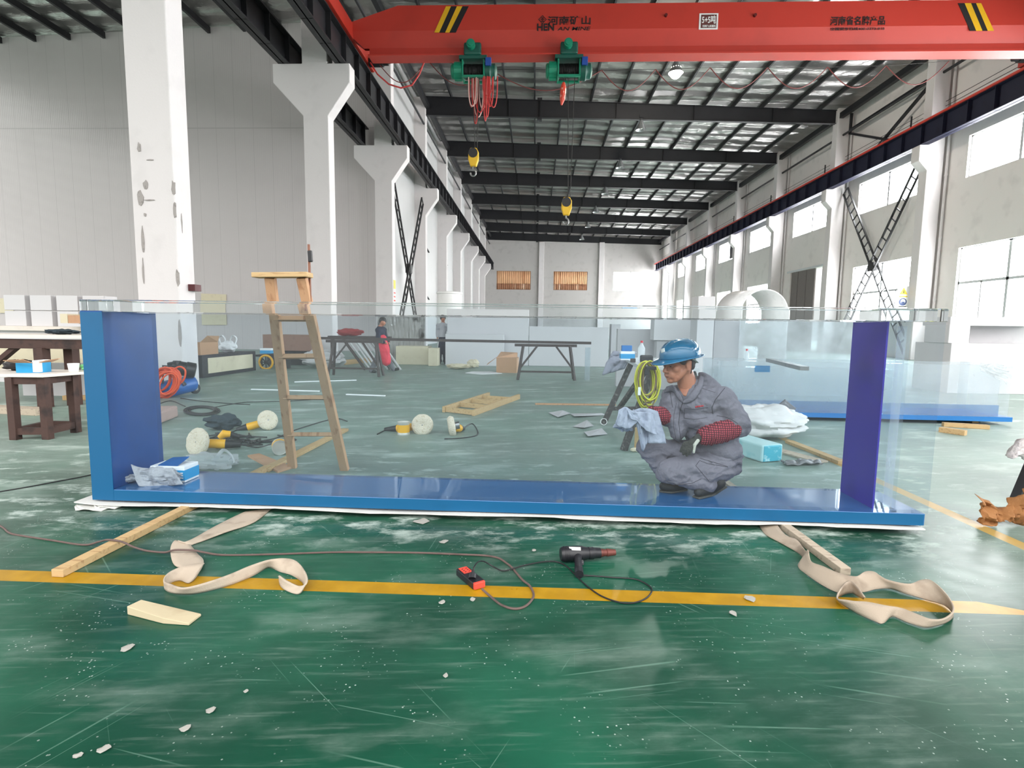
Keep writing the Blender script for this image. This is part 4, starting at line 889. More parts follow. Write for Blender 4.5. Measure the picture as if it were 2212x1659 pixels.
# --- polishers, tins, cords, bags
def polisher(dc, nrm, r, th, body, lb, grip=None):
    dc = V(dc); nrm = V(nrm).normalized(); t_ = thing('polisher', lb, 'tool', (dc.x, dc.y, 0), 'yellow polishers on the floor')
    prof = [(0, -th*.2), (.02, 0), (r*.5, th*.12), (r*.85, th*.1), (r, -th*.25), (r*1.01, -th*.55), (r*.9, -th*.95), (r*.5, -th), (0, -th)]
    p_ = MB().lathe(prof, dc, nrm, 36); p_.v = [tuple(V(v) + V((noise.noise(V(v)*30), noise.noise(V(v)*30+V((9, 0, 0))), noise.noise(V(v)*30+V((0, 9, 0)))))*.006) for v in p_.v]
    o = p_.build('wool_pad', m_pad, t_, smooth=True, sharp=80); MB().lathe([(0, .0), (.016, 0), (.018, .004), (0, .005)], dc - nrm*th*.18, nrm, 12).build('pad_screw', m_steel, o, smooth=True)
    b0 = dc - nrm*(th+.03); pts = [V(q) for q in body]
    MB().tube([b0 + nrm*.04, b0 - nrm*.03], [.045, .05], 14).build('gear_head', m_steel, t_, smooth=True)
    m_ = pts[0].lerp(pts[1], .55)
    MB().tube([pts[0], pts[0].lerp(m_, .1), m_], [.035, .05, .052], 14).build('motor_housing', m_toolyel, t_, smooth=True)
    MB().tube([m_, pts[0].lerp(pts[1], .62), pts[1]], [.053, .046, .034], 14).build('grip', m_cordm, t_, smooth=True)
    MB().tube(spline(pts[1:], 6), .008, 6).build('cord', m_cordm, t_, smooth=True) if len(pts) > 2 else None
    return t_
m_cordm = M('black_tool_grip', (32, 32, 34), .5, var=.2)
def g3(x, y, z=.006): return G(x, y, z)
polisher(PY(421, 955, 5.6), (-.35, -.9, .22), .155, .07, [PY(446, 958, 5.72), PY(520, 960, 5.85), g3(560, 966), g3(600, 955), g3(640, 950), g3(600, 940)], 'yellow polisher with the largest cream pad, behind the tank near its blue end')
polisher(PY(580, 907, 6.95), (.72, -.6, .3), .132, .06, [PY(562, 915, 7.0), PY(512, 929, 6.9), g3(480, 945), g3(520, 955), g3(590, 948), g3(640, 928), g3(720, 905), g3(750, 910)], 'yellow polisher with its pad tilted up, left of the stepladder')
polisher(PY(912, 918, 6.9), (.1, -.98, .15), .14, .07, [PY(892, 922, 7.02), PY(832, 929, 7.1), g3(815, 938)], 'yellow polisher with its pad facing forward beside the yellow tin')
polisher(PY(970, 922, 6.9), (-.95, -.25, -.16), .135, .075, [PY(982, 924, 6.95), PY(1000, 926, 7.25), g3(1020, 915), g3(1032, 938), g3(1000, 946), g3(960, 948)], 'polisher with its pad seen edge on, right of the forward facing pad')
pt = thing('power_tool', 'small yellow power tool standing behind the largest cream pad', 'tool', g3(486, 945))
MB().tube([PY(474, 946, 6.0), PY(484, 937, 6.02), PY(498, 938, 6.05)], [.03, .05, .035], 12).build('motor_housing', m_toolyel, pt, smooth=True); MB().tube([PY(498, 938, 6.05), PY(516, 944, 6.1)], [.034, .028], 10).build('grip', m_cordm, pt, smooth=True)
def tin(c, ax, r, h, lb):
    t_ = thing('tin', lb, 'tin', c); ax = V(ax).normalized(); c = V(c)
    MB().lathe([(0, 0), (r, 0), (r, .02), (r*.97, .025), (r*.97, h-.025), (r, h-.02), (r, h), (r*.9, h), (r*.88, h-.012), (0, h-.012)], c, ax).build('can', M('tin_metal', (206, 204, 196), .35, metal=.5), t_, smooth=True)
    MB().lathe([(r*.985, .03), (r*.985, h-.035)], c, ax, 24, cap=False).build('label_band', m_toolyel, t_, smooth=True)
tin(G(872, 938), (0, 0, 1), .08, .165, 'upright tin with a yellow band left of the forward facing pad')
p = G(606, 979); tin(p + V((-.02, .02, .082)), (.45, -.85, .0), .08, .14, 'tin lying on its side with a yellow band at the stepladder foot')
rnd = random.Random(8); mb = MB()
for k in range(11):
    x0, y0 = rnd.uniform(445, 560), rnd.uniform(938, 962)
    mb.tube(spline([g3(x0 + rnd.uniform(-10, 20)*j, y0 + rnd.uniform(-6, 7), .006+.02*rnd.random()) for j in range(6)], 5), .008, 6)
tag(mb.build('cord_tangle', m_cordm, smooth=True), 'tangle of black tool cords on the floor by the largest pad', 'cords', kind='stuff')
mb = MB()
for k in range(9):
    rx, ry = 26+1.6*k, 6+.55*k; mb.tube([g3(436 + rx*math.cos(q*.3142) + 2*math.sin(k*2), 887 + ry*math.sin(q*.3142), .008+.004*(k % 3)) for q in range(20)], .009, 6, closed=True)
mb.tube(spline([g3(x, y) for x, y in ((462, 880), (520, 870), (560, 868), (630, 866), (720, 860))], 6), .008, 6).tube(spline([g3(x, y) for x, y in ((400, 878), (370, 866), (345, 872), (330, 880))], 6), .008, 6).tube(spline([g3(x, y) for x, y in ((390, 860), (430, 866), (500, 872), (540, 874))], 6), .008, 6)
tag(mb.build('cable_coil', m_cordm, smooth=True), 'flat coil of black cable on the floor in front of the compressor', 'cable')
tag(crumple(G(484, 927), (.24, .15, .2), 31, .35, 40, 22, fold=1.5).build('bag', m_darkcloth, smooth=True, sharp=40), 'dark blue cloth bag behind the polishers', 'bag')
mb = MB(); quadbox(mb, G(338, 920), G(386, 900), .3, .001, .17); tag(mb.build('paper_sack', M('dusty_pink_sack', (176, 150, 142), .85, var=.12), bevel=.03), 'dusty brown paper sack on the floor behind the blue tank end', 'sack')
bg_ = thing('plastic_bag', 'see through carrier bag slumped behind the tank floor', 'bag', G(460, 1018))
crumple(G(455, 1014), (.26, .13, .17), 41, .4, 36, 20).build('bag_body', m_bag, bg_, smooth=True, sharp=35)
MB().tube(spline([G(462, 1000, .05), PY(470, 985, 4.95), PY(484, 972, 4.98), PY(500, 984, 4.97), PY(506, 1000, 4.95)], 6), [.02]*25, 8, flat=.3).build('handle_loop', m_bag, bg_, smooth=True)

# --- right behind the tank: acrylic blocks, sack, wrapped block, dustpan
m_milky = clear('milky_acrylic', haze=.2, rough=.05, ior=1.3)
a2 = thing('acrylic_tank', 'second clear tank with a blue base standing behind on battens at the right', 'tank', (5, 8.8, 0))
q0, q1 = V((2.85, 8.62, 0)), V((7.28, 8.5, 0))
mb = MB(); quadbox(mb, q0, q1, .95, .06, .13); mb.build('base_slab', M('pale_blue_film', (40, 116, 184), .35, var=.08), a2)
mb = MB(); quadbox(mb, q0 + V((.05, .02, 0)), q1 + V((-.06, .02, 0)), .07, .131, .92); mb.build('front_panel', m_milky, a2)
mb = MB(); quadbox(mb, q0 + V((.05, .84, 0)), q1 + V((-.06, .84, 0)), .07, .131, .92); mb.build('back_panel', m_milky, a2)
for x in (.05, 4.3): mb = MB(); quadbox(mb, q0 + V((x, .1, 0)), q0 + V((x+.07, .1, 0)), .73, .131, .92); mb.build('end_panel', m_milky, a2)
mb = MB(); quadbox(mb, q0 + V((.12, .095, 0)), q1 + V((-.14, .095, 0)), .02, .131, .3); mb.build('reflection_band', clear('blue_reflection_tint', tint=(170, 208, 236), haze=.22, hazec=(130, 186, 228)), a2, label='blue film along the foot')  # tinted band stands in for the blue reflection of the base
mb = MB(); quadbox(mb, q0 + V((.12, .3, 0)), q0 + V((2.9, .3, 0)), .3, .131, .8); tag(mb.build('acrylic_block', m_milky), 'milky clear block standing inside the second tank', 'block')
wrp = MB().grid(lambda u, v: V((6.7+.65*u, 8.46-.03*abs(noise.noise(V((u*6, v*6, 1)))), .94 - .32*v*(.3+u))) + V((0, .05*noise.noise(V((u*7, v*7, 4))), .03*noise.noise(V((u*5, v*5, 9))))), 14, 14)
tag(wrp.build('plastic_wrap', m_bag, smooth=True, sharp=20), 'crinkled clear wrap on the right corner of the second tank', 'wrap')
mb = MB(); quadbox(mb, PY(1630, 806, 8.5), PY(1663, 806, 8.5), .01, .76, .86); tag(mb.build('sticker', clear('blue_sticker', tint=(170, 210, 235), haze=.2, hazec=(110, 180, 225))), 'blue sticker on the second tank', 'sticker')
a_, b_ = G(1662, 778, .945), G(1738, 796, .945); tag(MB().bar(a_, b_, .1, .05).build('steel_bar', m_steel), 'square steel bar lying on the second tank', 'bar')
bt = thing('water_bottle', 'small clear bottle with red cap on the left of the second tank', 'bottle', (3.45, 9.1, .92))
MB().lathe([(0, 0), (.035, 0), (.035, .1), (.014, .14), (.014, .15), (0, .15)], (3.4, 8.9, .921)).build('bottle_body', m_bag, bt, smooth=True); MB().cyl((3.4, 8.9, 1.07), (3.4, 8.9, 1.1), .016).build('cap', M('red_cap', (196, 50, 56), .4), bt, smooth=True)
plank('timber_batten', G(2036, 921), G(2135, 927), .09, .06, m_wood, 'longer yellow batten under the front of the second tank'); plank('timber_batten', G(2030, 933), G(2086, 941), .09, .07, m_wood, 'short yellow timber offcut right of the tank corner')
for x in (3.3, 6.9): plank('timber_batten', (x, 8.7, 0), (x, 9.4, 0), .1, .058, m_wood, 'timber batten under the %s end of the second tank' % ('left' if x < 5 else 'right'))
sk = crumple((3.0, 7.15, 0), (.54, .34, .44), 55, .26, 56, 32, fold=2.0).build('white_sack', M('white_woven_sack', (212, 210, 210), .6, var=.05, bump=.9, bscale=7), smooth=True, sharp=45); tag(sk, 'large white sack slumped behind the crouching worker', 'sack')
fb = thing('foam_pack', 'pale turquoise wrapped block on the floor behind the crouching worker', 'block', (2.35, 6.1, 0))
d_ = V((-.34, .94, 0)).normalized(); w_ = V((.93, .36, 0)).normalized(); o_ = V((2.42, 5.76, 0)); z0, z1 = .003, .19
P8 = [o_, o_ + w_*.28, o_ + w_*.28 + d_*.72, o_ + d_*.72]
MB().add([p + V((0, 0, z)) for z in (z0, z1) for p in P8], [(3, 2, 1, 0), (4, 5, 6, 7), (0, 1, 5, 4), (1, 2, 6, 5), (2, 3, 7, 6), (3, 0, 4, 7)]).build('block', M('turquoise_film', (176, 214, 216), .35, c2=(150, 200, 206), scale=6), fb, bevel=.02)
MB().add([p + V((0, 0, z)) - d_*.008 for z in (z0+.005, z1-.01) for p in (o_ + w_*.02, o_ + w_*.26, o_ + w_*.26 + d_*.06, o_ + w_*.02 + d_*.06)], [(3, 2, 1, 0), (4, 5, 6, 7), (0, 1, 5, 4), (1, 2, 6, 5), (2, 3, 7, 6), (3, 0, 4, 7)]).build('end_film', M('teal_film', (70, 170, 190), .3, c2=(196, 226, 230), scale=14), fb, bevel=.01, label='teal film on the end')
dp = thing('dustpan', 'grey dustpan with wire stand behind the white sack', 'dustpan', (3.65, 7.75, 0))
pp = [PY(1664, 890, 7.5), PY(1697, 864, 7.75), PY(1720, 883, 7.7), PY(1683, 906, 7.45)]; MB().prism(pp, (0, .02, .01)).build('plate', M('scuffed_grey_plate', (92, 92, 98), .6, c2=(140, 138, 142), scale=14), dp)
MB().prism([PY(1692, 905, 7.6), PY(1706, 898, 7.6), PY(1714, 912, 7.65), PY(1702, 922, 7.65)], (0, .12, 0)).build('pan', M('blue_grey_pan', (104, 134, 150), .5), dp)
MB().tube([PY(1710, 890, 7.7), PY(1712, 912, 7.7), G(1702, 924), G(1729, 930), PY(1702, 897, 7.65)], .007, 6).build('wire_stand', m_black, dp)
plank('timber_plank', G(1704, 957), G(1820, 1003), .1, .035, m_wood, 'pale timber plank slanting on the floor left of the violet panel')
a_, b_ = G(1640, 958), G(1800, 1000); plank('timber_plank', a_ + V((-.12, -.02, 0)), b_ + V((-.12, -.02, 0)), .16, .02, m_wood_grey, 'grey dusty plank beside the pale slanting plank')
bp_ = MB().grid(lambda u, v: V((2.62+.42*u, 5.62+.16*v+.25*u*.3, .012+.055*abs(noise.noise(V((u*4, v*3, 2.5))))+.04*math.sin(v*3.1)*abs(noise.noise(V((u*6, v*2, 8)))))), 24, 12)
tag(bp_.build('plastic_wrap', M('black_grey_film', (120, 120, 122), .35, c2=(40, 40, 44), scale=8, bump=.5, bscale=20), thick=.004, smooth=True, sharp=25), 'crumpled grey black film on the floor in front of the slanting plank', 'film')
# flat scraps of white sheet
for poly, lb in (([(1185, 892), (1215, 887), (1232, 893), (1205, 901)], 'white torn sheet on the floor, left of the worker trestle'), ([(1232, 894), (1300, 893), (1310, 897), (1240, 899)], 'long thin white sheet beside the torn one'),
                 ([(1238, 922), (1268, 908), (1282, 920), (1262, 924)], 'curled white scrap nearer the tank, by the trestle foot'), ([(1262, 934), (1300, 926), (1312, 938), (1270, 942)], 'clear scrap on the floor beside the trestle foot')):
    tag(MB().prism([G(x, y, .004 + .03*(i % 2)) for i, (x, y) in enumerate(poly)], (0, 0, .006)).build('sheet_scrap', m_greyw), lb, 'scrap')
plank('timber_strip', G(1156, 874), G(1330, 876), .07, .025, m_wood_old, 'thin brown timber strip on the floor left of the worker trestle')

# --- big pale shapes behind the worker
board('foam_block', 1498, 1534, 640, 868, 11.5, .5, m_sheetw, 'tall white upright block right of the blue helmet', 'block')
board('wall_panel', 1330, 1600, 712, 850, 13.2, .2, m_greyw, 'wide pale grey board behind the crouching worker')
board('foam_block', 1414, 1495, 735, 862, 12.65, .3, m_greyw, 'grey stand under the white block left of the tall upright block', 'block')
board('foam_block', 1412, 1497, 690, 735, 12.6, .4, m_sheetw, 'white block on the left of the tall upright block', 'block')
board('foam_block', 1535, 1592, 690, 870, 12.2, .4, m_greyw, 'grey upright block right of the tall white one', 'block')
mb = MB(); quadbox(mb, PY(1594, 800, 12.0)*1, PY(1856, 806, 12.0), .04, .001, 1.62); tag(mb.build('acrylic_sheet', clear('hazy_acrylic_sheet', haze=.36, rough=.1, ior=1.2)), 'hazy upright clear sheet behind the second tank', 'sheet')
ar = thing('acrylic_arch', 'white curved arch rising behind the tank in front of the windows', 'arch', (5.9, 13.5, 0))
c_ = PY(1651, 676, 13.5); ro = .56; prof = [(c_.x-ro, .001), (c_.x-ro, c_.z)] + [(c_.x - ro*math.cos(k*math.pi/16), c_.z + ro*math.sin(k*math.pi/16)) for k in range(1, 16)] + [(c_.x+ro, c_.z), (c_.x+ro, .001)]
MB().grid(lambda u, v: (lambda p: V((p[0]-.35*v, 13.5+.75*v, p[1])))(prof[round(u*(len(prof)-1))]), len(prof)-1, 1).build('arch_shell', M('white_acrylic', (238, 238, 238), .3), ar, thick=.03, smooth=True)
for (x0, x1, yt, yb, Y, th, m, lb) in ((2050, 2240, 741, 800, 13.0, 1.2, m_sheetw, 'lower long white block by the right wall'), (2048, 2093, 700, 741, 13.05, .8, m_sheetw, 'white upright block standing on the lower long block'), (2093, 2260, 703, 741, 13.6, .3, m_greyw, 'grey recessed board between the white blocks by the right wall'), (2052, 2260, 684, 703, 13.1, .9, m_sheetw, 'upper white slab on the block stack by the right wall')):
    a_, b_ = PY(x0, yb, Y), PY(x1, yb, Y); mb = MB(); quadbox(mb, V((a_.x, Y, 0)), V((b_.x, Y, 0)), th, PY(x0, yb, Y).z if yb < 790 else .001, PY(x0, yt, Y).z); tag(mb.build('foam_block', m, bevel=.01), lb, 'block')

# --- trestle with the yellow cord behind the worker
tr = thing('trestle', 'paint spattered dark trestle behind the worker, carrying tissue box and bottle', 'trestle', (1.5, 7.2, 0))
m_spat = M('paint_spattered_steel', (62, 58, 58), .6, c2=(120, 116, 112), scale=24)
A_, B_ = G(1303, 917), G(1347, 973)
zt = .93; tA, tB = V((1.42, 8.0, zt)), V((1.36, 6.35, zt))
MB().bar(A_, tA, .07, .06).build('leg', m_spat, tr); MB().bar(B_, tB, .07, .06).build('leg', m_spat, tr)
MB().bar(G(1336, 884), V((1.72, 8.05, zt)), .07, .06).build('leg', m_spat, tr); MB().bar((2.2, 6.3, 0), (1.85, 6.45, zt), .07, .06).build('leg', m_spat, tr)
MB().bar(A_.lerp(tA, .25), V((2.1, 8.0, .25)), .05, .05).build('stretcher', m_spat, tr)
MB().prism([(1.32, 8.25, zt), (1.22, 6.3, zt), (1.86, 6.2, zt), (1.9, 8.25, zt)], (0, 0, .04)).build('top', M('acrylic_offcut_top', (196, 198, 200), .4, var=.08), tr, bevel=.004)
tag(MB().lathe([(.05, 0), (.05, .012), (.042, .012), (.042, 0)], G(1303, 917)+V((.0, -.05, .05)), (0, -1, .2), 24, cap=False).build('tape_ring', m_white, smooth=True), 'white ring at the foot of the worker trestle', 'ring')
tag(MB().bar(G(1374, 974)+V((0, 0, .03)), PY(1376, 924, 6.15), .045, .02).build('paint_brush', m_wood), 'yellow wooden handle leaning beneath the grey rag', 'handle')
tag(crumple(G(1372, 976), (.06, .04, .05), 71, .3).build('sponge', m_cream, smooth=True), 'cream lump at the foot of the yellow handle', 'lump')
def onz(px, py, z=zt+.041): return G(px, py, z)
bx = thing('tissue_box', 'white and blue tissue box on the worker trestle', 'box', (1.5, 7.6, zt))
a_, b_ = PY(1341, 776, 7.5), PY(1371, 778, 7.5); mb = MB(); quadbox(mb, V((a_.x, 7.5, 0)), V((b_.x, 7.5, 0)), .12, zt+.041, zt+.16); mb.build('box_body', m_paper, bx)
mb = MB(); quadbox(mb, V((a_.x-.002, 7.496, 0)), V((b_.x+.002, 7.496, 0)), .124, zt+.06, zt+.125); mb.build('blue_band', m_boxblue, bx)
tag(MB().box(((a_.x+b_.x)/2-.01, 7.56, zt+.2), (.14, .06, .08)).build('tissue_pack', M('blue_pack', (34, 110, 176), .5, var=.1), bevel=.006), 'small blue pack standing on the tissue box', 'pack')
bt = thing('water_bottle', 'clear water bottle with a red cap on the worker trestle', 'bottle', (1.75, 7.4, zt)); q = PY(1385, 776, 7.4); q.z = zt+.041
MB().lathe([(0, 0), (.044, 0), (.046, .01), (.044, .09), (.047, .1), (.046, .17), (.016, .225), (.016, .24), (0, .24)], q).build('bottle_body', m_bag, bt, smooth=True); MB().cyl(q+V((0, 0, .241)), q+V((0, 0, .268)), .018).build('cap', M('red_bottle_cap', (206, 40, 60), .4), bt, smooth=True)
q = PY(1391, 782, 6.9); q.z = zt+.041; tag(MB().box(q+V((.03, 0, .05)), (.15, .12, .1)).build('tool_case', m_black, bevel=.02), 'small black case on the worker trestle', 'case')
tag(MB().box(q+V((-.12, .1, .025)), (.06, .06, .05)).build('small_box', m_rustd, bevel=.005), 'small dark box left of the black case', 'box')
cl_ = MB().grid(lambda u, v: V((1.15+.3*u - .16*v, 7.95+.05*noise.noise(V((u*4, v*4, 1)))-.1*u, 1.0+.02*noise.noise(V((u*6, v*6, 3))) + .06*(1-v) - .28*v*v*(1-.4*u))), 12, 16)
tag(cl_.build('cloth', M('grey_blue_cloth', (150, 152, 166), .9, c2=(84, 84, 94), scale=9, bump=.5, bscale=30), thick=.03, smooth=True), 'grey blue cloth draped over the left end of the worker trestle', 'cloth')
yc = thing('cord_coil', 'coil of yellow green cord hung on the near end of the worker trestle', 'cord', (1.55, 6.2, .7)); rnd = random.Random(12)
m_cordy = M('yellow_green_cord', (206, 204, 52), .5, var=.15, scale=6); m_cordb = M('brown_cord', (120, 98, 72), .6)
for k in range(17):
    mb = MB(); x0 = 1398 + rnd.uniform(-7, 7); rx = rnd.uniform(13, 23); yt_, yb_ = 779 + rnd.uniform(0, 6), 850 + rnd.uniform(0, 34)
    mb.tube([PY(x0 + rx*math.cos(q*.2618) + rnd.uniform(-.6, .6), (yt_+yb_)/2 - (yb_-yt_)/2*math.sin(q*.2618), 6.12+.01*k*.5+.03*math.cos(q*.26)) for q in range(24)], .0075, 6, closed=True)
    mb.build('loop', m_cordy if k % 4 else m_cordb, yc, smooth=True)
mb = MB().box(PY(1406, 795, 6.1), (.12, .05, .04)).box(PY(1397, 803, 6.1), (.05, .05, .07)); mb.build('plug', m_black, yc, bevel=.008)
MB().box(PY(1381, 845, 6.08), (.03, .01, .09)).build('tag', m_paper, yc)
# ------------------------------------------------------------------ people
from mathutils.bvhtree import BVHTree
def blob(name, prims, mat, parent=None, voxel=.008, smooth=6, wr=None, label=None, post=None):
    # union of capsules and ellipsoids, remeshed into one continuous skin
    mb = MB()
    for p in prims:
        if p[0] == 'c':
            _, a, b, r0, r1 = p; a, b = V(a), V(b); ax = b-a; ln = max(ax.length, 1e-4); prof = []
            for k in range(7): t = math.pi/2*k/6; prof.append((r0*math.sin(t), -r0*math.cos(t)))
            for k in range(7): t = math.pi/2*k/6; prof.append((r1*math.cos(t), ln + r1*math.sin(t)))
            mb.lathe(prof, a, ax, 20)
        else:
            _, c, r, rot = p; mb.ball(c, r, 24, 14, rot)
    me = bpy.data.meshes.new(name); me.from_pydata(mb.v, [], mb.f); bm = bmesh.new(); bm.from_mesh(me)
    bmesh.ops.remove_doubles(bm, verts=bm.verts, dist=1e-6); bmesh.ops.recalc_face_normals(bm, faces=bm.faces); bm.to_mesh(me); bm.free()
    o = bpy.data.objects.new(name, me); COL.objects.link(o)
    m = o.modifiers.new('r', 'REMESH'); m.mode = 'VOXEL'; m.voxel_size = voxel
    m = o.modifiers.new('s', 'SMOOTH'); m.iterations = smooth; m.factor = .5
    bpy.context.view_layer.update()
    me2 = bpy.data.meshes.new_from_object(o.evaluated_get(bpy.context.evaluated_depsgraph_get())); bpy.data.objects.remove(o); bpy.data.meshes.remove(me)
    me2.name = name
    if wr:
        amp, sc, st = wr
        for v, n in zip(me2.vertices, [V(q.vector) for q in me2.vertex_normals]):
            p = v.co; q = V((p.x*sc*st[0], p.y*sc*st[1], p.z*sc*st[2])); q += V((noise.noise(q*.5), noise.noise(q*.5+V((7, 0, 0))), noise.noise(q*.5+V((0, 7, 0)))))*.9
            h = (1-abs(noise.noise(q))*2.2)*.7 + (1-abs(noise.noise(q*2.1+V((3, 3, 3))))*2.2)*.35
            v.co = p + n*(amp*(h-.45))
    if post: post(me2)
    me2.materials.append(mat); me2.polygons.foreach_set('use_smooth', [True]*len(me2.polygons)); me2.update()
    o = bpy.data.objects.new(name, me2); COL.objects.link(o)
    if parent is not None: o.parent = parent
    if label: o['label'] = label
    return o
def bvh(o): return BVHTree.FromPolygons([v.co for v in o.data.vertices], [tuple(p.vertices) for p in o.data.polygons])
def onsurf(tree, px, py, lift=.002):
    d = ray(px, py).normalized(); h = tree.ray_cast(EYE, d)
    if h[0] is None: return None
    return h[0] + h[1].normalized()*lift*(1 if h[1].dot(d) < 0 else -1)
def seam(name, tree, pts, r, mat, parent, label=None, lift=.001):
    ps = []
    for a, b in zip(pts, pts[1:]):
        n = max(2, int(math.dist(a, b)/2.5))
        for k in range(n): ps.append(onsurf(tree, a[0]+(b[0]-a[0])*k/n, a[1]+(b[1]-a[1])*k/n, lift))
    ps.append(onsurf(tree, *pts[-1], lift)); ps = [p for p in ps if p is not None]
    if len(ps) < 2: return None
    o = MB().tube(ps, r, 6).build(name, mat, None, smooth=True); o.parent = parent
    if label: o['label'] = label
    return o
def patch(name, tree, quad, mat, parent, nu=8, nv=6, lift=.004, th=.003):
    a, b, c, d = quad
    def f(u, v):
        x = (a[0]*(1-u)+b[0]*u)*(1-v) + (d[0]*(1-u)+c[0]*u)*v; y = (a[1]*(1-u)+b[1]*u)*(1-v) + (d[1]*(1-u)+c[1]*u)*v
        p = onsurf(tree, x, y, lift); return p if p is not None else onsurf(tree, (a[0]+c[0])/2, (a[1]+c[1])/2, lift)
    o = MB().grid(f, nu, nv).build(name, mat, None, thick=th, smooth=True); o.parent = parent; return o
def cloth_mat(name, c, c2, sc=5, b=.35, bs=55):
    return M(name, c, .85, c2=c2, scale=sc, bump=b, bscale=bs)
def check_mat(name, c, c2, scale):
    m = M(name, c, .8, var=.1, scale=20, bump=.5, bscale=90); n = m.node_tree.nodes; l = m.node_tree.links; b = n['Principled BSDF']; src = b.inputs['Base Color'].links[0].from_socket
    tc = n.new('ShaderNodeTexCoord'); outs = []
    for ax in ('X', 'Z'):
        w = n.new('ShaderNodeTexWave'); w.bands_direction = ax; w.inputs['Scale'].default_value = scale; w.inputs['Distortion'].default_value = 1.2; w.inputs['Detail'].default_value = 1; l.new(tc.outputs['Object'], w.inputs['Vector']); outs.append(w.outputs['Fac'])
    mx = n.new('ShaderNodeMath'); mx.operation = 'MULTIPLY'; l.new(outs[0], mx.inputs[0]); l.new(outs[1], mx.inputs[1])
    rp = n.new('ShaderNodeMapRange'); rp.inputs[1].default_value = .12; rp.inputs[2].default_value = .4; rp.inputs[3].default_value = 1; rp.inputs[4].default_value = 0; l.new(mx.outputs[0], rp.inputs[0])
    q = n.new('ShaderNodeMix'); q.data_type = 'RGBA'; l.new(rp.outputs[0], q.inputs[0]); l.new(src, q.inputs[6]); q.inputs[7].default_value = L(c2); l.new(q.outputs[2], b.inputs['Base Color']); return m
m_skin = M('sunburnt_skin', (184, 122, 96), .45, c2=(160, 96, 74), scale=14, bump=.05, bscale=120); m_hair = M('greying_hair', (58, 54, 52), .7, c2=(36, 33, 32), scale=40)
m_jacket = cloth_mat('grey_workwear', (118, 114, 124), (96, 92, 102), 6); m_seam = M('dark_grey_seam', (66, 63, 70), .85)
m_helmet = M('blue_helmet_shell', (0, 104, 146), .14, var=.06, scale=2, coat=.6); m_sleeve = check_mat('red_check_sleeve', (176, 70, 82), (84, 26, 38), 20)
m_glove = M('dark_knit_glove', (66, 66, 62), .9, c2=(34, 34, 34), scale=30, bump=.6, bscale=120); m_thumb = M('cream_knit', (196, 196, 184), .9, var=.2, scale=30, bump=.5, bscale=120)
m_shoe = M('black_shoe', (34, 33, 34), .6, var=.3, scale=20, bump=.2); m_sole = M('shoe_sole', (72, 70, 66), .7)
m_eye = M('eye_white', (150, 138, 128), .4, var=.02); m_pupil = M('dark_iris', (26, 18, 16), .15, var=.02); m_lip = M('lip', (168, 92, 84), .45); m_logo = M('red_embroidery', (206, 44, 54), .8)

P = PY
pel, wai, che, upc, nek = P(1552, 992, 4.19), P(1532, 950, 4.19), P(1516, 905, 4.18), P(1506, 868, 4.17), P(1488, 846, 4.16)
shL, shR, elL, wrL = P(1560, 860, 4.06), P(1452, 856, 4.30), P(1594, 918, 4.05), P(1513, 944, 4.02)
elR, wrR = P(1440, 903, 4.20), P(1404, 892, 4.13)
hpL, hpR, knL, knR = P(1558, 1000, 4.13), P(1535, 988, 4.27), P(1441, 1018, 4.05), P(1398, 966, 4.24)
anL, anR = P(1541, 1042, 4.07), P(1453, 1042, 4.17)
lat = (shL-shR); lat.z = 0; lat.normalize(); fwd = V((-lat.y, lat.x, 0)); fwd = -fwd if fwd.y > 0 else fwd
RB = Matrix((lat, fwd*-1, (0, 0, 1))).transposed()                  # local x = to his left, y = to his back
# head frame: x forward, y left, z up
hf = V((-.93, -.40, -.14)).normalized(); hl = V((0, 0, 1)).cross(hf).normalized(); hu = hf.cross(hl)
HC = P(1467, 783, 4.13); HS = 1.17; RH = Matrix((hf, hl, hu)).transposed()
def hp(x, y, z): return HC + RH @ (V((x, y, z))*HS)
def he(x, y, z, r): return ('e', hp(x, y, z), tuple(q*HS for q in r), RH)
def hc(a, b, r0, r1): return ('c', hp(*a), hp(*b), r0*HS, r1*HS)
head = [he(-.012, 0, .03, (.096, .076, .1)), he(.04, 0, -.045, (.054, .058, .07)), he(.074, 0, -.104, (.024, .027, .021)), he(.05, .03, -.085, (.03, .022, .028)), he(.05, -.03, -.085, (.03, .022, .028)), he(.08, 0, .02, (.022, .05, .03))]
for s in (-1, 1):
    head += [hc((-.004, .056*s, -.04), (.058, .026*s, -.1), .024, .02), he(.058, .044*s, -.03, (.028, .02, .024)), hc((.088, .012*s, .01), (.078, .048*s, .012), .011, .01),
             he(-.012, .08*s, -.016, (.024, .011, .034)), he(-.016, .087*s, .004, (.018, .006, .016)), he(-.006, .084*s, -.042, (.01, .007, .011)), he(.106, .013*s, -.045, (.011, .009, .008)), he(.07, .024*s, -.066, (.03, .022, .03))]
head += [hc((.092, 0, .008), (.116, 0, -.038), .0085, .0125), hc((.094, -.02, -.072), (.094, .02, -.072), .0075, .0075), hc((.092, -.016, -.084), (.092, .016, -.084), .0075, .0075), hc((-.03, 0, -.05), (-.06, 0, -.19), .054, .064)]
slim = [('c', pel, wai, .11, .1), ('c', wai, che, .1, .12), ('c', che, nek, .1, .06), ('c', shL, nek, .05, .05), ('c', shR, nek, .05, .05), ('c', shL, elL, .045, .04), ('c', elL, wrL, .04, .028), ('c', shR, elR, .045, .04), ('c', elR, wrR, .04, .028),
        ('c', pel, hpL, .1, .08), ('c', pel, hpR, .1, .08), ('c', hpL, knL, .075, .055), ('c', hpR, knR, .075, .055), ('c', knL, anL, .052, .036), ('c', knR, anR, .052, .036), ('c', nek, hp(-.05, 0, -.12), .066, .06)]
man = blob('person', head + slim, m_skin, None, .0055, 5)
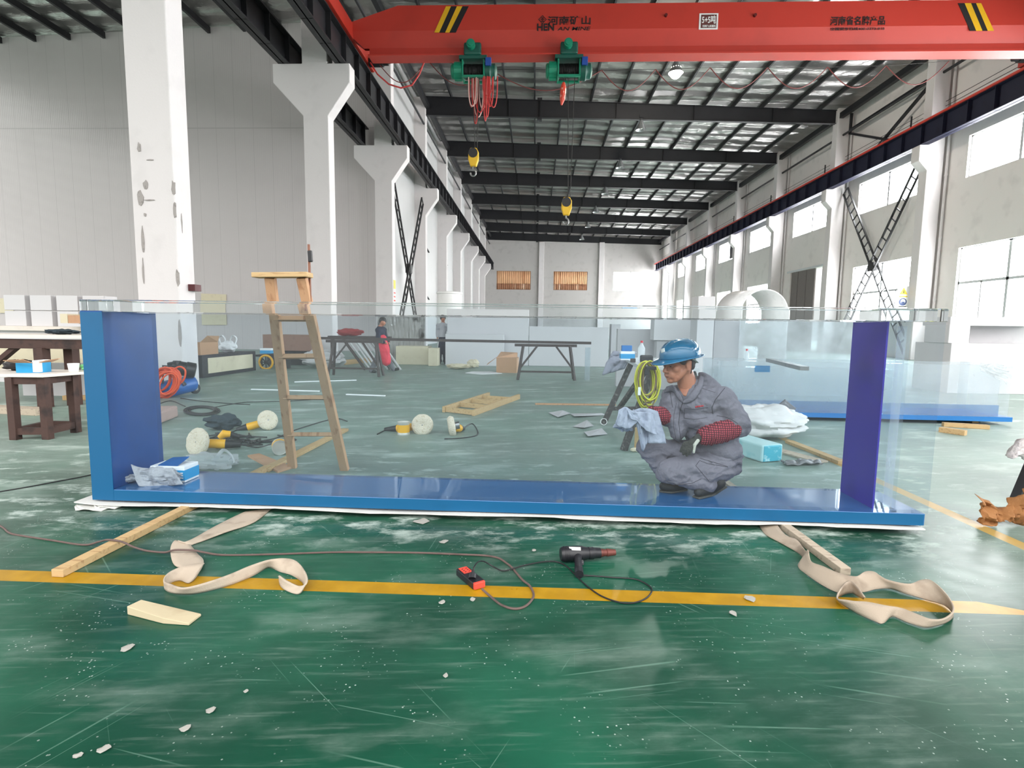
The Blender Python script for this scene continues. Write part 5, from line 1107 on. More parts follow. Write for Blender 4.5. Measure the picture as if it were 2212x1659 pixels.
tag(man, 'crouching worker in blue helmet, grey overalls and red sleeve guards, holding a rag', 'person')
for s in (-1, 1):
    e = MB().ball(hp(.0825, .033*s, -.008), (.0115*HS, .0135*HS, .005*HS), 12, 8, RH).build('eye', m_eye, None, smooth=True); e.parent = man
    q = MB().ball(hp(.0915, .033*s, -.0085), (.005, .0085, .0062), 10, 6, RH).build('iris', m_pupil, None, smooth=True); q.parent = e
    q = MB().tube([hp(.088, .016*s, -.008), hp(.0945, .026*s, -.002), hp(.093, .037*s, -.002), hp(.082, .05*s, -.008)], [.003, .0055, .0055, .003], 8).tube([hp(.088, .016*s, -.009), hp(.092, .027*s, -.0155), hp(.09, .037*s, -.0155), hp(.082, .05*s, -.009)], [.0025, .0045, .0045, .0025], 8).build('eyelid', m_skin, None, smooth=True); q.parent = e
    b = MB().tube([hp(.097, .014*s, .016), hp(.096, .03*s, .021), hp(.084, .05*s, .016)], [.004, .006, .003], 8, flat=.7).build('eyebrow', m_hair, None, smooth=True); b.parent = man
q = MB().tube([hp(.094, -.021, -.0785), hp(.1015, -.008, -.0775), hp(.1015, .008, -.0775), hp(.094, .021, -.0785)], .0028, 6).build('mouth', M('mouth_line', (96, 48, 44), .6), None, smooth=True); q.parent = man
hair = blob('hair', [he(-.034, 0, .004, (.078, .079, .066)), he(.0, .066, .018, (.05, .014, .03)), he(.0, -.066, .018, (.05, .014, .03)), he(-.06, 0, -.03, (.045, .058, .04))], m_hair, man, .006, 3)
# helmet
def dome(u, v):
    a = u*2*math.pi; t = v*math.pi/2; k = math.cos(t)**.7; rx = .138 if math.cos(a) > 0 else .135
    ridge = .006*math.exp(-(math.sin(a)*k*.115/.016)**2)*math.sin(t)*(1 if abs(math.sin(a)) < .7 or v > .5 else 0) + .004*math.exp(-((abs(math.sin(a)*k*.115)-.04)/.01)**2)*math.sin(t)
    return hp((rx*k*math.cos(a)-.012)/1.0, .113*k*math.sin(a), .035 + .108*math.sin(t)**.92 + ridge)
hat = MB().grid(dome, 56, 18).build('hard_hat', m_helmet, None, thick=.004, smooth=True, sharp=60, weld=1e-5); hat.parent = man; hat['label'] = 'glossy blue hard hat'
def brim(u, v):
    a = u*2*math.pi; ca = math.cos(a); ext = .014 + (.05*max(0, ca)**2.2 if ca > 0 else .012*abs(ca)**3); k = 1+.0
    x0, y0 = .136*ca-.012, .113*math.sin(a); n = V((ca/.136, math.sin(a)/.113)).normalized()
    return hp(x0 + n.x*ext*v - n.x*.004*(1-v), y0 + n.y*ext*v - n.y*.004*(1-v), .037 - .02*v*max(0, ca)**2 - .006*v)
b = MB().grid(brim, 56, 4).build('brim', m_helmet, None, thick=.005, smooth=True, weld=1e-5); b.parent = hat
ht_ = bvh(hat); st_ = patch('sticker', ht_, ((1428, 755), (1436, 752), (1437, 760), (1429, 763)), m_white, hat, 3, 3, .003)
b = MB().tube([hp(-.02, .085, .03), hp(-.06, .078, .01), hp(-.1, .05, -.01), hp(-.112, 0, -.016), hp(-.1, -.05, -.01), hp(-.06, -.078, .01), hp(-.02, -.085, .03)], .014, 8, flat=.35).build('head_band', M('pale_green_band', (176, 200, 194), .5), None, smooth=True); b.parent = hat
b = MB().tube([hp(-.03, .089, .03), hp(-.028, .092, -.02), hp(-.03, .07, -.07)], .004, 6).build('chin_strap', m_black, None, smooth=True); b.parent = hat
# jacket
tors = [('e', P(1545, 968, 4.19), (.2, .155, .11), RB), ('e', P(1532, 940, 4.18), (.19, .15, .12), RB), ('e', P(1520, 905, 4.17), (.2, .155, .12), RB), ('e', P(1508, 872, 4.17), (.205, .14, .1), RB), ('c', shL, nek + V((.0, 0, -.02)), .083, .08), ('c', shR, nek + V((0, 0, -.02)), .075, .08),
        ('c', P(1497, 842, 4.17), P(1502, 870, 4.17), .085, .11), ('c', shL, elL, .088, .092), ('c', shR, elR.lerp(shR, .1), .078, .076), ('c', P(1466, 935, 4.17), P(1450, 868, 4.2), .06, .06), ('c', P(1575, 985, 4.2), P(1572, 905, 4.2), .07, .09), ('c', P(1520, 815, 4.2), P(1545, 850, 4.15), .045, .07)]
jk = blob('jacket', tors, m_jacket, man, .009, 5, (.017, 8.5, (1, 1, 1.1)), label='grey work jacket')
# V of bare skin below the throat, collar round the neck
nd = (hp(-.05, 0, -.12) - nek).normalized()
tr_ = bvh(jk)
vq = patch('neck_opening', tr_, ((1464, 835), (1490, 838), (1482, 856), (1477, 855)), m_skin, man, 8, 6, .003, .002)
colr = []
for pts in ([(1512, 812), (1504, 832), (1492, 850), (1481, 862), (1475, 868)], [(1440, 838), (1452, 833), (1463, 842), (1472, 856), (1476, 866)]):
    A = [onsurf(tr_, *p, .006) or P(*p, 4.12) for p in pts]
    off_ = [(9, 4), (12, 6), (13, 9), (8, 9), (1, 3)] if pts[0][0] > 1500 else [(-4, 12), (2, 14), (1, 15), (-3, 9), (-1, 3)]
    B = [onsurf(tr_, p[0]+o_[0], p[1]+o_[1], .008) or P(p[0]+o_[0], p[1]+o_[1], 4.12) for p, o_ in zip(pts, off_)]
    A2, B2 = spline(A, 5), spline(B, 5)
    A2 = [p + V((0, -.004, .004)) for p in A2]
    o = MB().grid(lambda u, v: A2[round(u*(len(A2)-1))].lerp(B2[round(u*(len(B2)-1))], v) + V((0, -.008*math.sin(v*3.14), 0)), len(A2)-1, 4).build('collar', m_jacket, None, thick=.005, smooth=True); o.parent = jk
for nm, pts, r in (('placket', [(1475, 868), (1468, 890), (1466, 915), (1470, 945), (1474, 962)], .0022), ('placket', [(1461, 870), (1456, 895), (1455, 920), (1460, 948)], .0014), ('shoulder_seam', [(1566, 838), (1556, 850), (1545, 864), (1538, 880), (1540, 895)], .0025),
                   ('shoulder_seam', [(1447, 845), (1450, 862), (1453, 880)], .002), ('yoke_seam', [(1500, 832), (1520, 840), (1545, 848)], .0012), ('pocket_edge', [(1478, 903), (1500, 906), (1528, 902)], .0016), ('pocket_edge', [(1479, 883), (1478, 903)], .0013), ('pocket_flap', [(1479, 882), (1503, 884), (1530, 880)], .0018), ('sleeve_hem', [(1548, 898), (1565, 900), (1580, 906), (1594, 915)], .002)):
    seam(nm, tr_, pts, r, m_seam, jk)
for k in range(5):
    x = 1502 + k*3.7; o = patch('embroidery', tr_, ((x, 877.5-k*.45), (x+2.6, 876.6-k*.45), (x+3, 880-k*.6), (x+.4, 881-k*.6)), m_logo, jk, 2, 2, .0015, .001)
# trousers
hipc = P(1556, 985, 4.2)
tr = [('e', hipc, (.17, .15, .12), RB), ('e', P(1566, 1006, 4.19), (.12, .15, .09), RB), ('c', hpL, knL, .115, .088), ('c', knL, P(1528, 1046, 4.06), .085, .062), ('c', P(1528, 1044, 4.06), P(1534, 1046, 4.06), .058, .05), ('c', hpR, knR, .11, .082), ('c', knR, anR, .08, .06),
      ('c', P(1480, 1030, 4.06), P(1520, 1036, 4.08), .07, .08), ('c', P(1530, 1020, 4.05), P(1560, 1010, 4.1), .075, .1)]
tp = blob('trousers', tr, m_jacket, man, .008, 5, (.017, 9, (1, 1, 1.5)), label='grey work trousers')
tt_ = bvh(tp)
for nm, pts, r in (('pocket_flap', [(1503, 1006), (1511, 995), (1530, 1002), (1555, 1006), (1572, 1009)], .002), ('pocket_flap', [(1503, 1006), (1515, 1020), (1528, 1035), (1532, 1040)], .002), ('hem_fold', [(1500, 966), (1525, 966), (1550, 970), (1575, 978), (1586, 990)], .003), ('hem_fold', [(1512, 990), (1540, 998), (1572, 1008)], .002), ('hem_fold', [(1440, 1040), (1465, 1047), (1495, 1044), (1515, 1034)], .002)):
    seam(nm, tt_, pts, r, m_seam, tp)
# sleeve guards
def guard(pts, rs, nm):
    A = spline(pts, 8); n = len(A); R2 = []
    for i in range(n):
        t = i/(n-1)*(len(rs)-1); k = min(int(t), len(rs)-2); f = t-k; R2.append((rs[k]*(1-f)+rs[k+1]*f)*(1+.05*math.sin(i*1.9)))
    mb = MB().tube(A, R2, 24); mb.v = [tuple(V(v) + V((1, 1, 1))*.006*noise.noise(V(v)*22)) for v in mb.v]
    o = mb.build(nm, m_sleeve, None, smooth=True, sharp=60); o.parent = man; o['label'] = 'red checked sleeve guard'
guard([P(1600, 920, 4.06), P(1582, 924, 4.03), P(1555, 933, 4.01), P(1530, 940, 4.01), P(1511, 944, 4.0)], [.058, .08, .083, .078, .05], 'sleeve_guard')
guard([P(1440, 900, 4.19), P(1428, 898, 4.16), P(1414, 893, 4.13), P(1404, 889, 4.11)], [.06, .066, .058, .042], 'sleeve_guard')
# gloved hands: palm, four fingers, thumb
def hand(w, k, tips, thumb, nm, mt):
    w, k = V(w), V(k); pr_ = [('c', w, k, .03, .026)]
    for base, mid, tip in tips: pr_ += [('c', k.lerp(V(base), .3), V(base), .019, .0145), ('c', V(base), V(mid), .0135, .012), ('c', V(mid), V(tip), .012, .0095)]
    o = blob(nm, pr_, m_glove, man, .0042, 3, label='dark knitted glove')
    t = [V(q) for q in thumb]; q = blob('thumb', [('c', t[0], t[1], .015, .0125), ('c', t[1], t[2], .0125, .0095)], mt, o, .004, 3)
hand(P(1510, 945, 3.995), P(1492, 957, 3.975),
     [(P(1480, 957, 3.985), P(1474, 966, 3.972), P(1470.5, 975, 3.975)), (P(1484, 962, 3.968), P(1478.5, 971, 3.958), P(1476, 981, 3.962)), (P(1489.5, 965.5, 3.96), P(1485, 974, 3.952), P(1483.5, 984, 3.956)), (P(1495, 966, 3.956), P(1491.5, 973, 3.95), P(1490.5, 981, 3.954))],
     (P(1507, 952, 3.965), P(1500.5, 961, 3.95), P(1498.5, 977, 3.948)), 'glove', m_thumb)
hand(P(1408, 891, 4.12), P(1397, 892, 4.10),
     [(P(1389, 886, 4.12), P(1384, 890, 4.09), P(1388, 896, 4.07)), (P(1388, 890, 4.11), P(1383, 895, 4.085), P(1388, 900, 4.07)), (P(1389, 895, 4.105), P(1385, 900, 4.08), P(1390, 904, 4.07)), (P(1391, 899, 4.1), P(1388, 904, 4.08), P(1392, 907, 4.07))],
     (P(1399, 887, 4.12), P(1391, 887, 4.11), P(1385, 890, 4.1)), 'glove', m_glove)
# shoes
def shoe(toe, ball, heel, ankle, nm, lift):
    toe, ball, heel, ankle = V(toe), V(ball), V(heel), V(ankle)
    o = blob(nm, [('c', toe, ball, .034, .042), ('c', ball, heel, .042, .04), ('c', heel.lerp(ball, .15), ankle, .04, .045), ('c', ball, ankle, .036, .04)], m_shoe, man, .006, 4, label='black work shoe')
    d = (ball-toe).normalized(); sd = d.cross(V((0, 0, 1))).normalized(); mb = MB()
    A = spline([toe - d*.03, toe.lerp(ball, .4), ball, ball.lerp(heel, .5), heel + (heel-ball).normalized()*.03], 5); n = len(A)
    wd = [.024+.02*math.sin(min(1, (i+1)/n*1.15)*2.6)**.6 for i in range(n)]
    vs = []
    for i, p in enumerate(A):
        nrm = V((0, 0, -1)); q = p + nrm*.031; vs += [q - sd*wd[i], q + sd*wd[i], q + sd*wd[i] + nrm*.013, q - sd*wd[i] + nrm*.013]
    fs = []
    for i in range(n-1):
        for k in range(4): fs.append((4*i+k, 4*i+(k+1) % 4, 4*i+4+(k+1) % 4, 4*i+4+k))
    fs += [(3, 2, 1, 0), tuple(4*(n-1)+k for k in range(4))]
    s_ = mb.add(vs, fs).build('sole', m_sole, None, bevel=.004, smooth=True); s_.parent = o
    return o
Z0 = TZ1
def lay(p, z): p = V(p); p.z = z; return p
t_ = G(1508, 1076, Z0); shoe(lay(t_, Z0+.046), lay(G(1534, 1069, Z0), Z0+.05) , P(1556, 1043, 4.05), P(1549, 1026, 4.07), 'shoe', 0)
t_ = G(1433, 1062, Z0); shoe(lay(t_, Z0+.044), lay(G(1452, 1064, Z0), Z0+.048), lay(G(1478, 1062, Z0), Z0+.056), P(1457, 1046, 4.16), 'shoe', 0)

# the rag in his right hand
m_ragm = M('grey_blue_rag', (168, 174, 190), .9, c2=(140, 146, 164), scale=9, bump=.4, bscale=40)
def drape(top, bot, Y0, Y1, seed, nu=22, nv=14, amp=.022):
    A = spline([P(x, y, Y0 + .02*math.sin(i*2.1+seed)) for i, (x, y) in enumerate(top)], 6); B = spline([P(x, y, Y1 + .025*math.sin(i*1.7+seed)) for i, (x, y) in enumerate(bot)], 6)
    def f(u, v):
        p = A[round(u*(len(A)-1))].lerp(B[round(u*(len(B)-1))], v); q = V((u*4+seed, v*1.4, seed)); return p + V((.3, -1, .25))*(amp*(1-2*abs(noise.noise(q)))*(.4+.6*v)) + V((0, 1, 0))*amp*.6*noise.noise(q*2.3)
    return MB().grid(f, len(A)-1, nv)
mb = drape([(1362, 888), (1382, 882), (1402, 883), (1420, 889)], [(1384, 914), (1396, 950), (1402, 957), (1438, 958)], 4.06, 4.06, 1.0)
for tp_, bt_, s_ in (([(1366, 884), (1376, 890), (1390, 896), (1402, 900)], [(1384, 968), (1388, 975), (1394, 960), (1402, 950)], 3.0), ([(1336, 886), (1350, 879), (1362, 886), (1376, 892)], [(1328, 914), (1344, 925), (1358, 926), (1378, 908)], 5.0), ([(1352, 884), (1368, 890), (1392, 890), (1410, 892)], [(1360, 905), (1376, 912), (1394, 930), (1416, 940)], 7.5)):
    d_ = drape(tp_, bt_, 4.05 - .012*s_*.3, 4.08 - .01*s_, s_); mb.add(d_.v, d_.f)
l_ = crumple(P(1349, 918, 4.1) - V((0, 0, .05)), (.07, .05, .12), 61, .5, 30, 18); mb.add(l_.v, l_.f)
l_ = crumple(P(1396, 898, 4.1) - V((0, 0, .02)), (.055, .045, .06), 63, .5, 26, 16); mb.add(l_.v, l_.f)
tag(mb.build('rag', m_ragm, thick=.003, smooth=True, sharp=35), 'grey blue cleaning rag hanging from the worker\'s hand inside the tank', 'rag')

# box and rag in the left corner of the tank
bx = thing('tissue_box', 'blue and white box beside the grey rag in the left corner of the tank', 'box', T(.75, .3, TZ1))
a_, b_ = G(318, 1054, TZ1+.002), G(396, 1056, TZ1+.002); a_.y = b_.y = 4.07
qx0, qx1 = P(325, 1030, 4.07).x, P(399, 1030, 4.07).x
MB().span((qx0, 4.07, TZ1+.002), (qx1, 4.25, TZ1+.13)).build('box_body', m_paper, bx, bevel=.004)
MB().span((qx1-.14, 4.066, TZ1+.02), (qx1+.003, 4.252, TZ1+.1)).build('blue_panel', m_boxblue, bx)
for k in range(3): MB().span((qx1-.09+.01*k, 4.063, TZ1+.035+.02*k), (qx1-.01, 4.0655, TZ1+.043+.02*k)).build('white_stripe', m_paper, bx)
MB().prism([(qx0+.06, 4.08, TZ1+.131), (qx1-.06, 4.08, TZ1+.131), (qx1-.04, 4.2, TZ1+.175), (qx0+.1, 4.2, TZ1+.165)], (0, 0, .006)).build('flap', M('blue_flap', (26, 88, 150), .5), bx)
mb = crumple((P(340, 1050, 4.02).x, 4.02, TZ1+.002), (.2, .055, .13), 81, .4, 48, 28, fold=2.1)
l_ = crumple((P(270, 1050, 4.02).x, 4.03, TZ1+.002), (.1, .06, .07), 84, .4, 40, 22, fold=2.0); mb.add(l_.v, l_.f)
d_ = drape([(283, 1003), (300, 1009), (330, 1012), (372, 1010)], [(300, 1050), (330, 1052), (360, 1050), (396, 1046)], 4.01, 3.97, 11.0, amp=.014); mb.add(d_.v, d_.f)
tag(mb.build('rag', M('grey_marl_rag', (166, 168, 174), .9, c2=(120, 122, 130), scale=12, bump=.5, bscale=50), thick=.002, smooth=True, sharp=40), 'crumpled grey rag against the box in the left corner of the tank', 'rag')

# two people further back
def figure(Y, sc, J, cols, lb, name='person'):
    q = {k: P(x, y, Y + dy) for k, (x, y, dy) in J.items()}; r = lambda v: v*sc
    body = [('e', q['head'], (r(.09), r(.1), r(.12)), None), ('c', q['head'], q['neck'], r(.055), r(.055)), ('c', q['neck'], q['waist'], r(.09), r(.1)), ('c', q['shL'], q['shR'], r(.06), r(.06)), ('c', q['waist'], q['hip'], r(.11), r(.12))]
    for s in 'LR': body += [('c', q['sh'+s], q['el'+s], r(.048), r(.04)), ('c', q['el'+s], q['ha'+s], r(.038), r(.03)), ('e', q['ha'+s], (r(.035), r(.03), r(.05)), None), ('c', q['hip'], q['kn'+s], r(.08), r(.055)), ('c', q['kn'+s], q['an'+s], r(.052), r(.038)), ('c', q['an'+s], q['to'+s], r(.038), r(.03))]
    p = blob(name, body, m_skin, None, .018, 4); tag(p, lb, 'person')
    blob('hair', [('e', q['head'] + V((-.01, .02, .03))*sc, (r(.115), r(.12), r(.115)), None)], cols['hair'], p, .02, 3)
    blob('jacket', [('c', q['neck'] + V((0, 0, -.06)), q['waist'], r(.13), r(.14)), ('c', q['shL'], q['shR'], r(.09), r(.09)), ('c', q['waist'], q['hip'], r(.14), r(.14))] + [('c', q['sh'+s], q['el'+s], r(.07), r(.06)) for s in 'LR'] + [('c', q['el'+s], q['ha'+s].lerp(q['el'+s], .25), r(.06), r(.045)) for s in 'LR'], cols['top'], p, .018, 4, (.015, 6, (1, 1, 1)))
    blob('trousers', [('c', q['hip'], q['hip'] + V((0, 0, .05)), r(.15), r(.14))] + [('c', q['hip'], q['kn'+s], r(.11), r(.085)) for s in 'LR'] + [('c', q['kn'+s], q['an'+s], r(.085), r(.07)) for s in 'LR'], cols['legs'], p, .018, 4, (.015, 6, (1, 1, 1)))
    for s in 'LR': blob('shoe', [('c', q['an'+s] + V((0, 0, -.02)), q['to'+s], r(.05), r(.042))], m_shoe, p, .015, 3)
    return p, q
m_navycl = cloth_mat('navy_jacket', (30, 34, 56), (20, 22, 38)); m_greytr = cloth_mat('grey_trousers', (112, 112, 118), (88, 88, 94))
p1, q1 = figure(15.9, 1.0, {'head': (827, 695, 0), 'neck': (822, 708, 0), 'shL': (817, 714, -.18), 'shR': (829, 713, .18), 'elL': (818, 735, -.24), 'haL': (834, 741, -.25), 'elR': (834, 733, .22), 'haR': (840, 742, .05), 'waist': (822, 740, 0), 'hip': (825, 757, 0),
                            'knL': (812, 780, -.08), 'anL': (802, 800, -.1), 'toL': (811, 803, -.14), 'knR': (838, 779, .1), 'anR': (850, 797, .15), 'toR': (860, 797, .15)}, {'hair': m_hair, 'top': m_navycl, 'legs': m_greytr}, 'person walking right in navy jacket, bright red apron and grey trousers')
m_apron = M('bright_red_apron', (232, 58, 78), .7, var=.1, scale=4, bump=.3, bscale=15)
ap = blob('apron', [('c', q1['waist'] + V((.06, -.04, .12)), q1['hip'] + V((.08, -.03, 0)), .13, .16), ('c', q1['hip'] + V((.06, -.02, 0)), q1['hip'] + V((.12, 0, -.3)), .17, .15)], m_apron, p1, .018, 4, (.015, 6, (1, 1, 1)), label='bright red apron')
p2, q2 = figure(20.3, 1.0, {'head': (957, 688, 0), 'neck': (957, 699, 0), 'shL': (947, 704, 0), 'shR': (967, 704, 0), 'elL': (944, 718, -.05), 'haL': (945, 730, -.1), 'elR': (970, 718, -.05), 'haR': (968, 731, -.1), 'waist': (956, 718, 0), 'hip': (956, 731, 0),
                            'knL': (950, 757, -.03), 'anL': (950, 781, 0), 'toL': (950, 784, -.15), 'knR': (961, 757, .0), 'anR': (961, 780, .03), 'toR': (961, 784, -.1)}, {'hair': m_hair, 'top': cloth_mat('pale_shirt', (176, 174, 178), (150, 148, 154)), 'legs': m_navycl}, 'person standing in a pale top and dark navy trousers beside the white boards')
# ------------------------------------------------------------------ on the floor in front of the tank
a, b = G(117, 1251), G(420, 1096); d = (b-a).normalized()
plank('timber_batten', a + d*.02, a + d*2.3, .068, .044, m_wood, 'pale square timber batten running from the yellow lane under the left of the tank')
a, b = G(1826, 1243), G(1681, 1134); d = (b-a).normalized()
plank('timber_batten', a, a + d*2.0, .062, .044, m_wood_grey, 'dusty timber batten under the right of the tank beside the long sling')
wb = [G(275, 1328), G(352, 1348), G(408, 1352), G(435, 1331), G(306, 1312)]
ht = [.042, .03, .012, .012, .04]
n = 5; vs = [V((p.x, p.y, .001)) for p in wb] + [V((p.x + (0 if i else .0), p.y, .001+h)) for i, (p, h) in enumerate(zip(wb, ht))]
mb = MB().add(vs, [(4, 3, 2, 1, 0), (5, 6, 7, 8, 9)] + [(i, (i+1) % n, n+(i+1) % n, n+i) for i in range(n)])
m_block = M('cream_timber_offcut', (190, 176, 146), .75, c2=(172, 154, 124), scale=5)
tag(mb.build('wooden_wedge', m_block, bevel=.003), 'pale wooden wedge lying alone on the green floor in front of the left sling', 'wedge')

# lifting slings: each station is the two edges of the webbing
def sling(name, st, lb, mat):
    A = spline([G(*s[0]) for s in st], 6); B = spline([G(*s[1]) for s in st], 6); m = len(A)
    for q in (A, B):
        for p in q: p.z = max(p.z, .006)
    mb = MB().grid(lambda u, v: A[round(u*(m-1))].lerp(B[round(u*(m-1))], v), m-1, 4)
    o = mb.build(name, mat, thick=.007, smooth=True, off=0, weld=1e-5); tag(o, lb, 'sling'); return o
m_sling = M('beige_webbing', (176, 162, 146), .9, c2=(150, 136, 120), scale=7, bump=.15, bscale=160)
m_sling2 = M('soiled_webbing', (164, 150, 134), .9, c2=(130, 116, 102), scale=5, bump=.15, bscale=160)
t, b_ = .062, .0
sling('lifting_sling', [((530, 1106, .004), (588, 1098, .004)), ((488, 1126, .004), (550, 1128, .004)), ((440, 1152, .004), (486, 1150, .012)), ((402, 1170, .03), (414, 1178, .004)),
    ((378, 1168, .02), (412, 1178, .012)), ((368, 1190, .01), (426, 1196, .012)), ((382, 1224, .01), (440, 1216, .02)), ((441, 1216, .05), (412, 1260, 0)),
    ((398, 1222, .06), (388, 1256, 0)), ((366, 1236, .06), (368, 1262, 0)), ((354, 1254, .055), (356, 1272, 0)), ((370, 1262, .045), (366, 1281, 0)), ((395, 1270, .05), (392, 1285, 0)),
    ((430, 1263, .055), (428, 1283, 0)), ((490, 1243, t), (490, 1268, 0)), ((540, 1222, t), (545, 1247, 0)), ((580, 1210, t), (580, 1228, 0)), ((610, 1206, .065), (606, 1238, 0)),
    ((640, 1212, t), (632, 1246, 0)), ((660, 1238, t), (656, 1264, 0)), ((663, 1258, .045), (646, 1285, 0)), ((648, 1266, .03), (622, 1280, 0)), ((622, 1256, .05), (608, 1270, 0)), ((603, 1243, .055), (604, 1260, 0))],
    'beige webbing sling curling over the yellow lane at the left', m_sling)
sling('lifting_sling', [((1640, 1136, .004), (1678, 1133, .03)), ((1655, 1156, .004), (1697, 1156, .03)), ((1691, 1176, .004), (1722, 1167, .035)), ((1733, 1203, .004), (1742, 1192, .05)),
    ((1724, 1222, .01), (1746, 1188, .065)), ((1738, 1240, 0), (1752, 1212, .065)), ((1777, 1267, 0), (1779, 1224, .07)), ((1813, 1283, 0), (1815, 1239, .07)), ((1845, 1281, 0), (1849, 1245, .07)),
    ((1868, 1281, 0), (1868, 1235, .07)), ((1893, 1275, 0), (1890, 1236, .07)), ((1925, 1274, 0), (1915, 1252, .06)), ((1957, 1285, 0), (1962, 1261, .06)), ((1999, 1297, 0), (1989, 1253, .07)),
    ((2030, 1306, 0), (2014, 1255, .075)), ((2051, 1318, 0), (2042, 1281, .07)), ((2058, 1332, 0), (2058, 1306, .06)), ((2048, 1344, 0), (2058, 1322, .05)), ((2024, 1353, 0), (2040, 1336, .04)),
    ((1996, 1357, 0), (2015, 1338, .05)), ((1960, 1347, 0), (1985, 1328, .05)), ((1926, 1334, 0), (1946, 1313, .05)), ((1907, 1349, 0), (1912, 1308, .06)), ((1890, 1345, 0), (1871, 1300, .07)),
    ((1843, 1322, 0), (1832, 1297, .06)), ((1809, 1298, .0), (1808, 1291, .05)), ((1818, 1288, 0), (1824, 1261, .065)), ((1842, 1284, 0), (1842, 1257, .07)), ((1866, 1294, .02), (1868, 1290, .06))],
    'long soiled webbing sling looping beside the batten at the right', m_sling2)

# heat gun
m_tool = M('black_tool_plastic', (28, 28, 34), .4, var=.3, scale=12); m_rust = M('scorched_nozzle', (110, 62, 56), .55, var=.4, scale=20, metal=.4); m_cord = M('black_rubber_cord', (26, 26, 28), .5)
hg = thing('heat_gun', 'black heat gun with a rusty nozzle lying in front of the tank', 'tool', G(1245, 1215))
a, b = G(1211, 1197, .05), G(1329, 1193, .045); ax = (b-a).normalized(); ln = (b-a).length
MB().lathe([(0, 0), (.036, .0), (.044, .012), (.046, .1), (.045, .13), (.036, .165), (.034, .175), (0, .175)], a, ax).build('body', m_tool, hg, smooth=True)
MB().lathe([(0, .17), (.037, .172), (.037, .2), (.033, .205), (.031, .245), (0, .245)], a, ax).build('barrel', m_tool, hg, smooth=True)
MB().lathe([(0, .24), (.026, .241), (.02, .285), (.024, .287), (.018, ln), (.013, ln), (.013, ln-.02), (0, ln-.02)], a, ax).build('nozzle', m_rust, hg, smooth=True)
h0 = a + ax*.105; h1 = G(1251, 1241, .024)
MB().tube(spline([h0+V((0, -.01, -.005)), h0.lerp(h1, .4), h0.lerp(h1, .75), h1], 4), [.026]*3+[.022]*5+[.025]*5, 12).build('handle', m_tool, hg, smooth=True)
MB().box(h0.lerp(h1, .45)+ax*.024, (.016, .035, .02)).build('trigger', M('dark_grey_trigger', (70, 70, 74), .4), hg, bevel=.004)
c = a + ax*.085 + V((0, -.022, .04)); MB().box(c, (.07, .022, .004), Matrix.Rotation(R(35), 3, 'X')).build('label_plate', m_white, hg, bevel=.001, label='pale label plate')
for k in range(4): MB().lathe([(.0455, .018+k*.009), (.047, .02+k*.009), (.0455, .022+k*.009)], a, ax, cap=False).build('vent_ring', m_tool, hg, smooth=True)
pts = [(1252, 1242, .02), (1280, 1244, .005), (1320, 1247, .005), (1372, 1251, .005), (1400, 1264, .005), (1408, 1276, .005), (1396, 1292, .005), (1370, 1302, .005), (1338, 1301, .005), (1298, 1287, .005), (1266, 1264, .005),
       (1242, 1241, .005), (1222, 1222, .005), (1200, 1213, .01), (1170, 1214, .012), (1130, 1222, .012), (1100, 1231, .012), (1082, 1232, .012), (1062, 1222, .02), (1046, 1213, .05), (1034, 1213, .075), (1026, 1222, .085), (1022, 1232, .07)]
MB().tube(spline([G(*p) for p in pts], 6), .0042, 7).build('cord', m_cord, hg, smooth=True)
q0, q1 = G(1022, 1231, .075), G(1020, 1250, .042)
MB().tube([q0, q0.lerp(q1, .4), q0.lerp(q1, .45), q1], [.008, .01, .02, .022], 12).build('plug', m_tool, hg, smooth=True)
# extension socket
ps = thing('extension_socket', 'red and black extension socket block lying on the yellow lane', 'socket', G(1015, 1258))
a, b = G(997, 1240), G(1034, 1271); d = (b-a); d.z = 0; ang = math.atan2(d.y, d.x); rot = Matrix.Rotation(ang, 3, 'Z'); c = (a+b)/2; ln = d.length
MB().box((c.x, c.y, .021), (ln, .072, .04), rot).build('case', m_tool, ps, bevel=.006)
m_socket = M('red_socket_plastic', (226, 72, 58), .5)
e = c - d.normalized()*(ln*.27); MB().box((e.x, e.y, .042), (ln*.36, .05, .004), rot).build('socket_face', m_socket, ps, bevel=.001)
e = c + d.normalized()*(ln*.5+.006); MB().box((e.x, e.y, .022), (.018, .066, .036), rot).build('end_cap', m_socket, ps, bevel=.004)
for k in range(3):
    for s in (-1, 1):
        e = c - d.normalized()*(ln*(.14+.1*k)) + rot @ V((0, .012*s, 0)); MB().box((e.x, e.y, .0445), (.004, .009, .002), rot).build('slot', m_ink, ps)
pts = [(1041, 1272, .02), (1058, 1287, .006), (1082, 1306, .006), (1110, 1315, .006), (1134, 1310, .006), (1150, 1294, .006), (1152, 1281, .006), (1144, 1265, .006), (1130, 1254, .006), (1116, 1238, .006), (1106, 1226, .006), (1095, 1217, .006),
       (1078, 1206, .006), (1056, 1201, .006), (1030, 1199, .006), (980, 1197, .006), (900, 1194, .006), (800, 1193, .006), (716, 1193, .006), (600, 1197, .006), (488, 1199, .006), (440, 1193, .024), (420, 1189, .03), (378, 1188, .036), (356, 1193, .012), (319, 1190, .006),
       (290, 1182, .03), (262, 1170, .053), (234, 1166, .054), (214, 1170, .03), (180, 1177, .006), (111, 1167, .006), (46, 1157, .006), (20, 1151, .006), (0, 1136, .006), (-60, 1112, .006), (-200, 1090, .006)]
MB().tube(spline([G(*p) for p in pts], 6), .0062, 7).build('cord', M('dusty_brown_cord', (96, 78, 74), .7, var=.3, scale=12), ps, smooth=True)
mb = MB().tube(spline([G(*p, .005) for p in ((-60, 1072), (0, 1062), (60, 1052), (124, 1040), (186, 1028), (260, 1010))], 6), .005, 7)
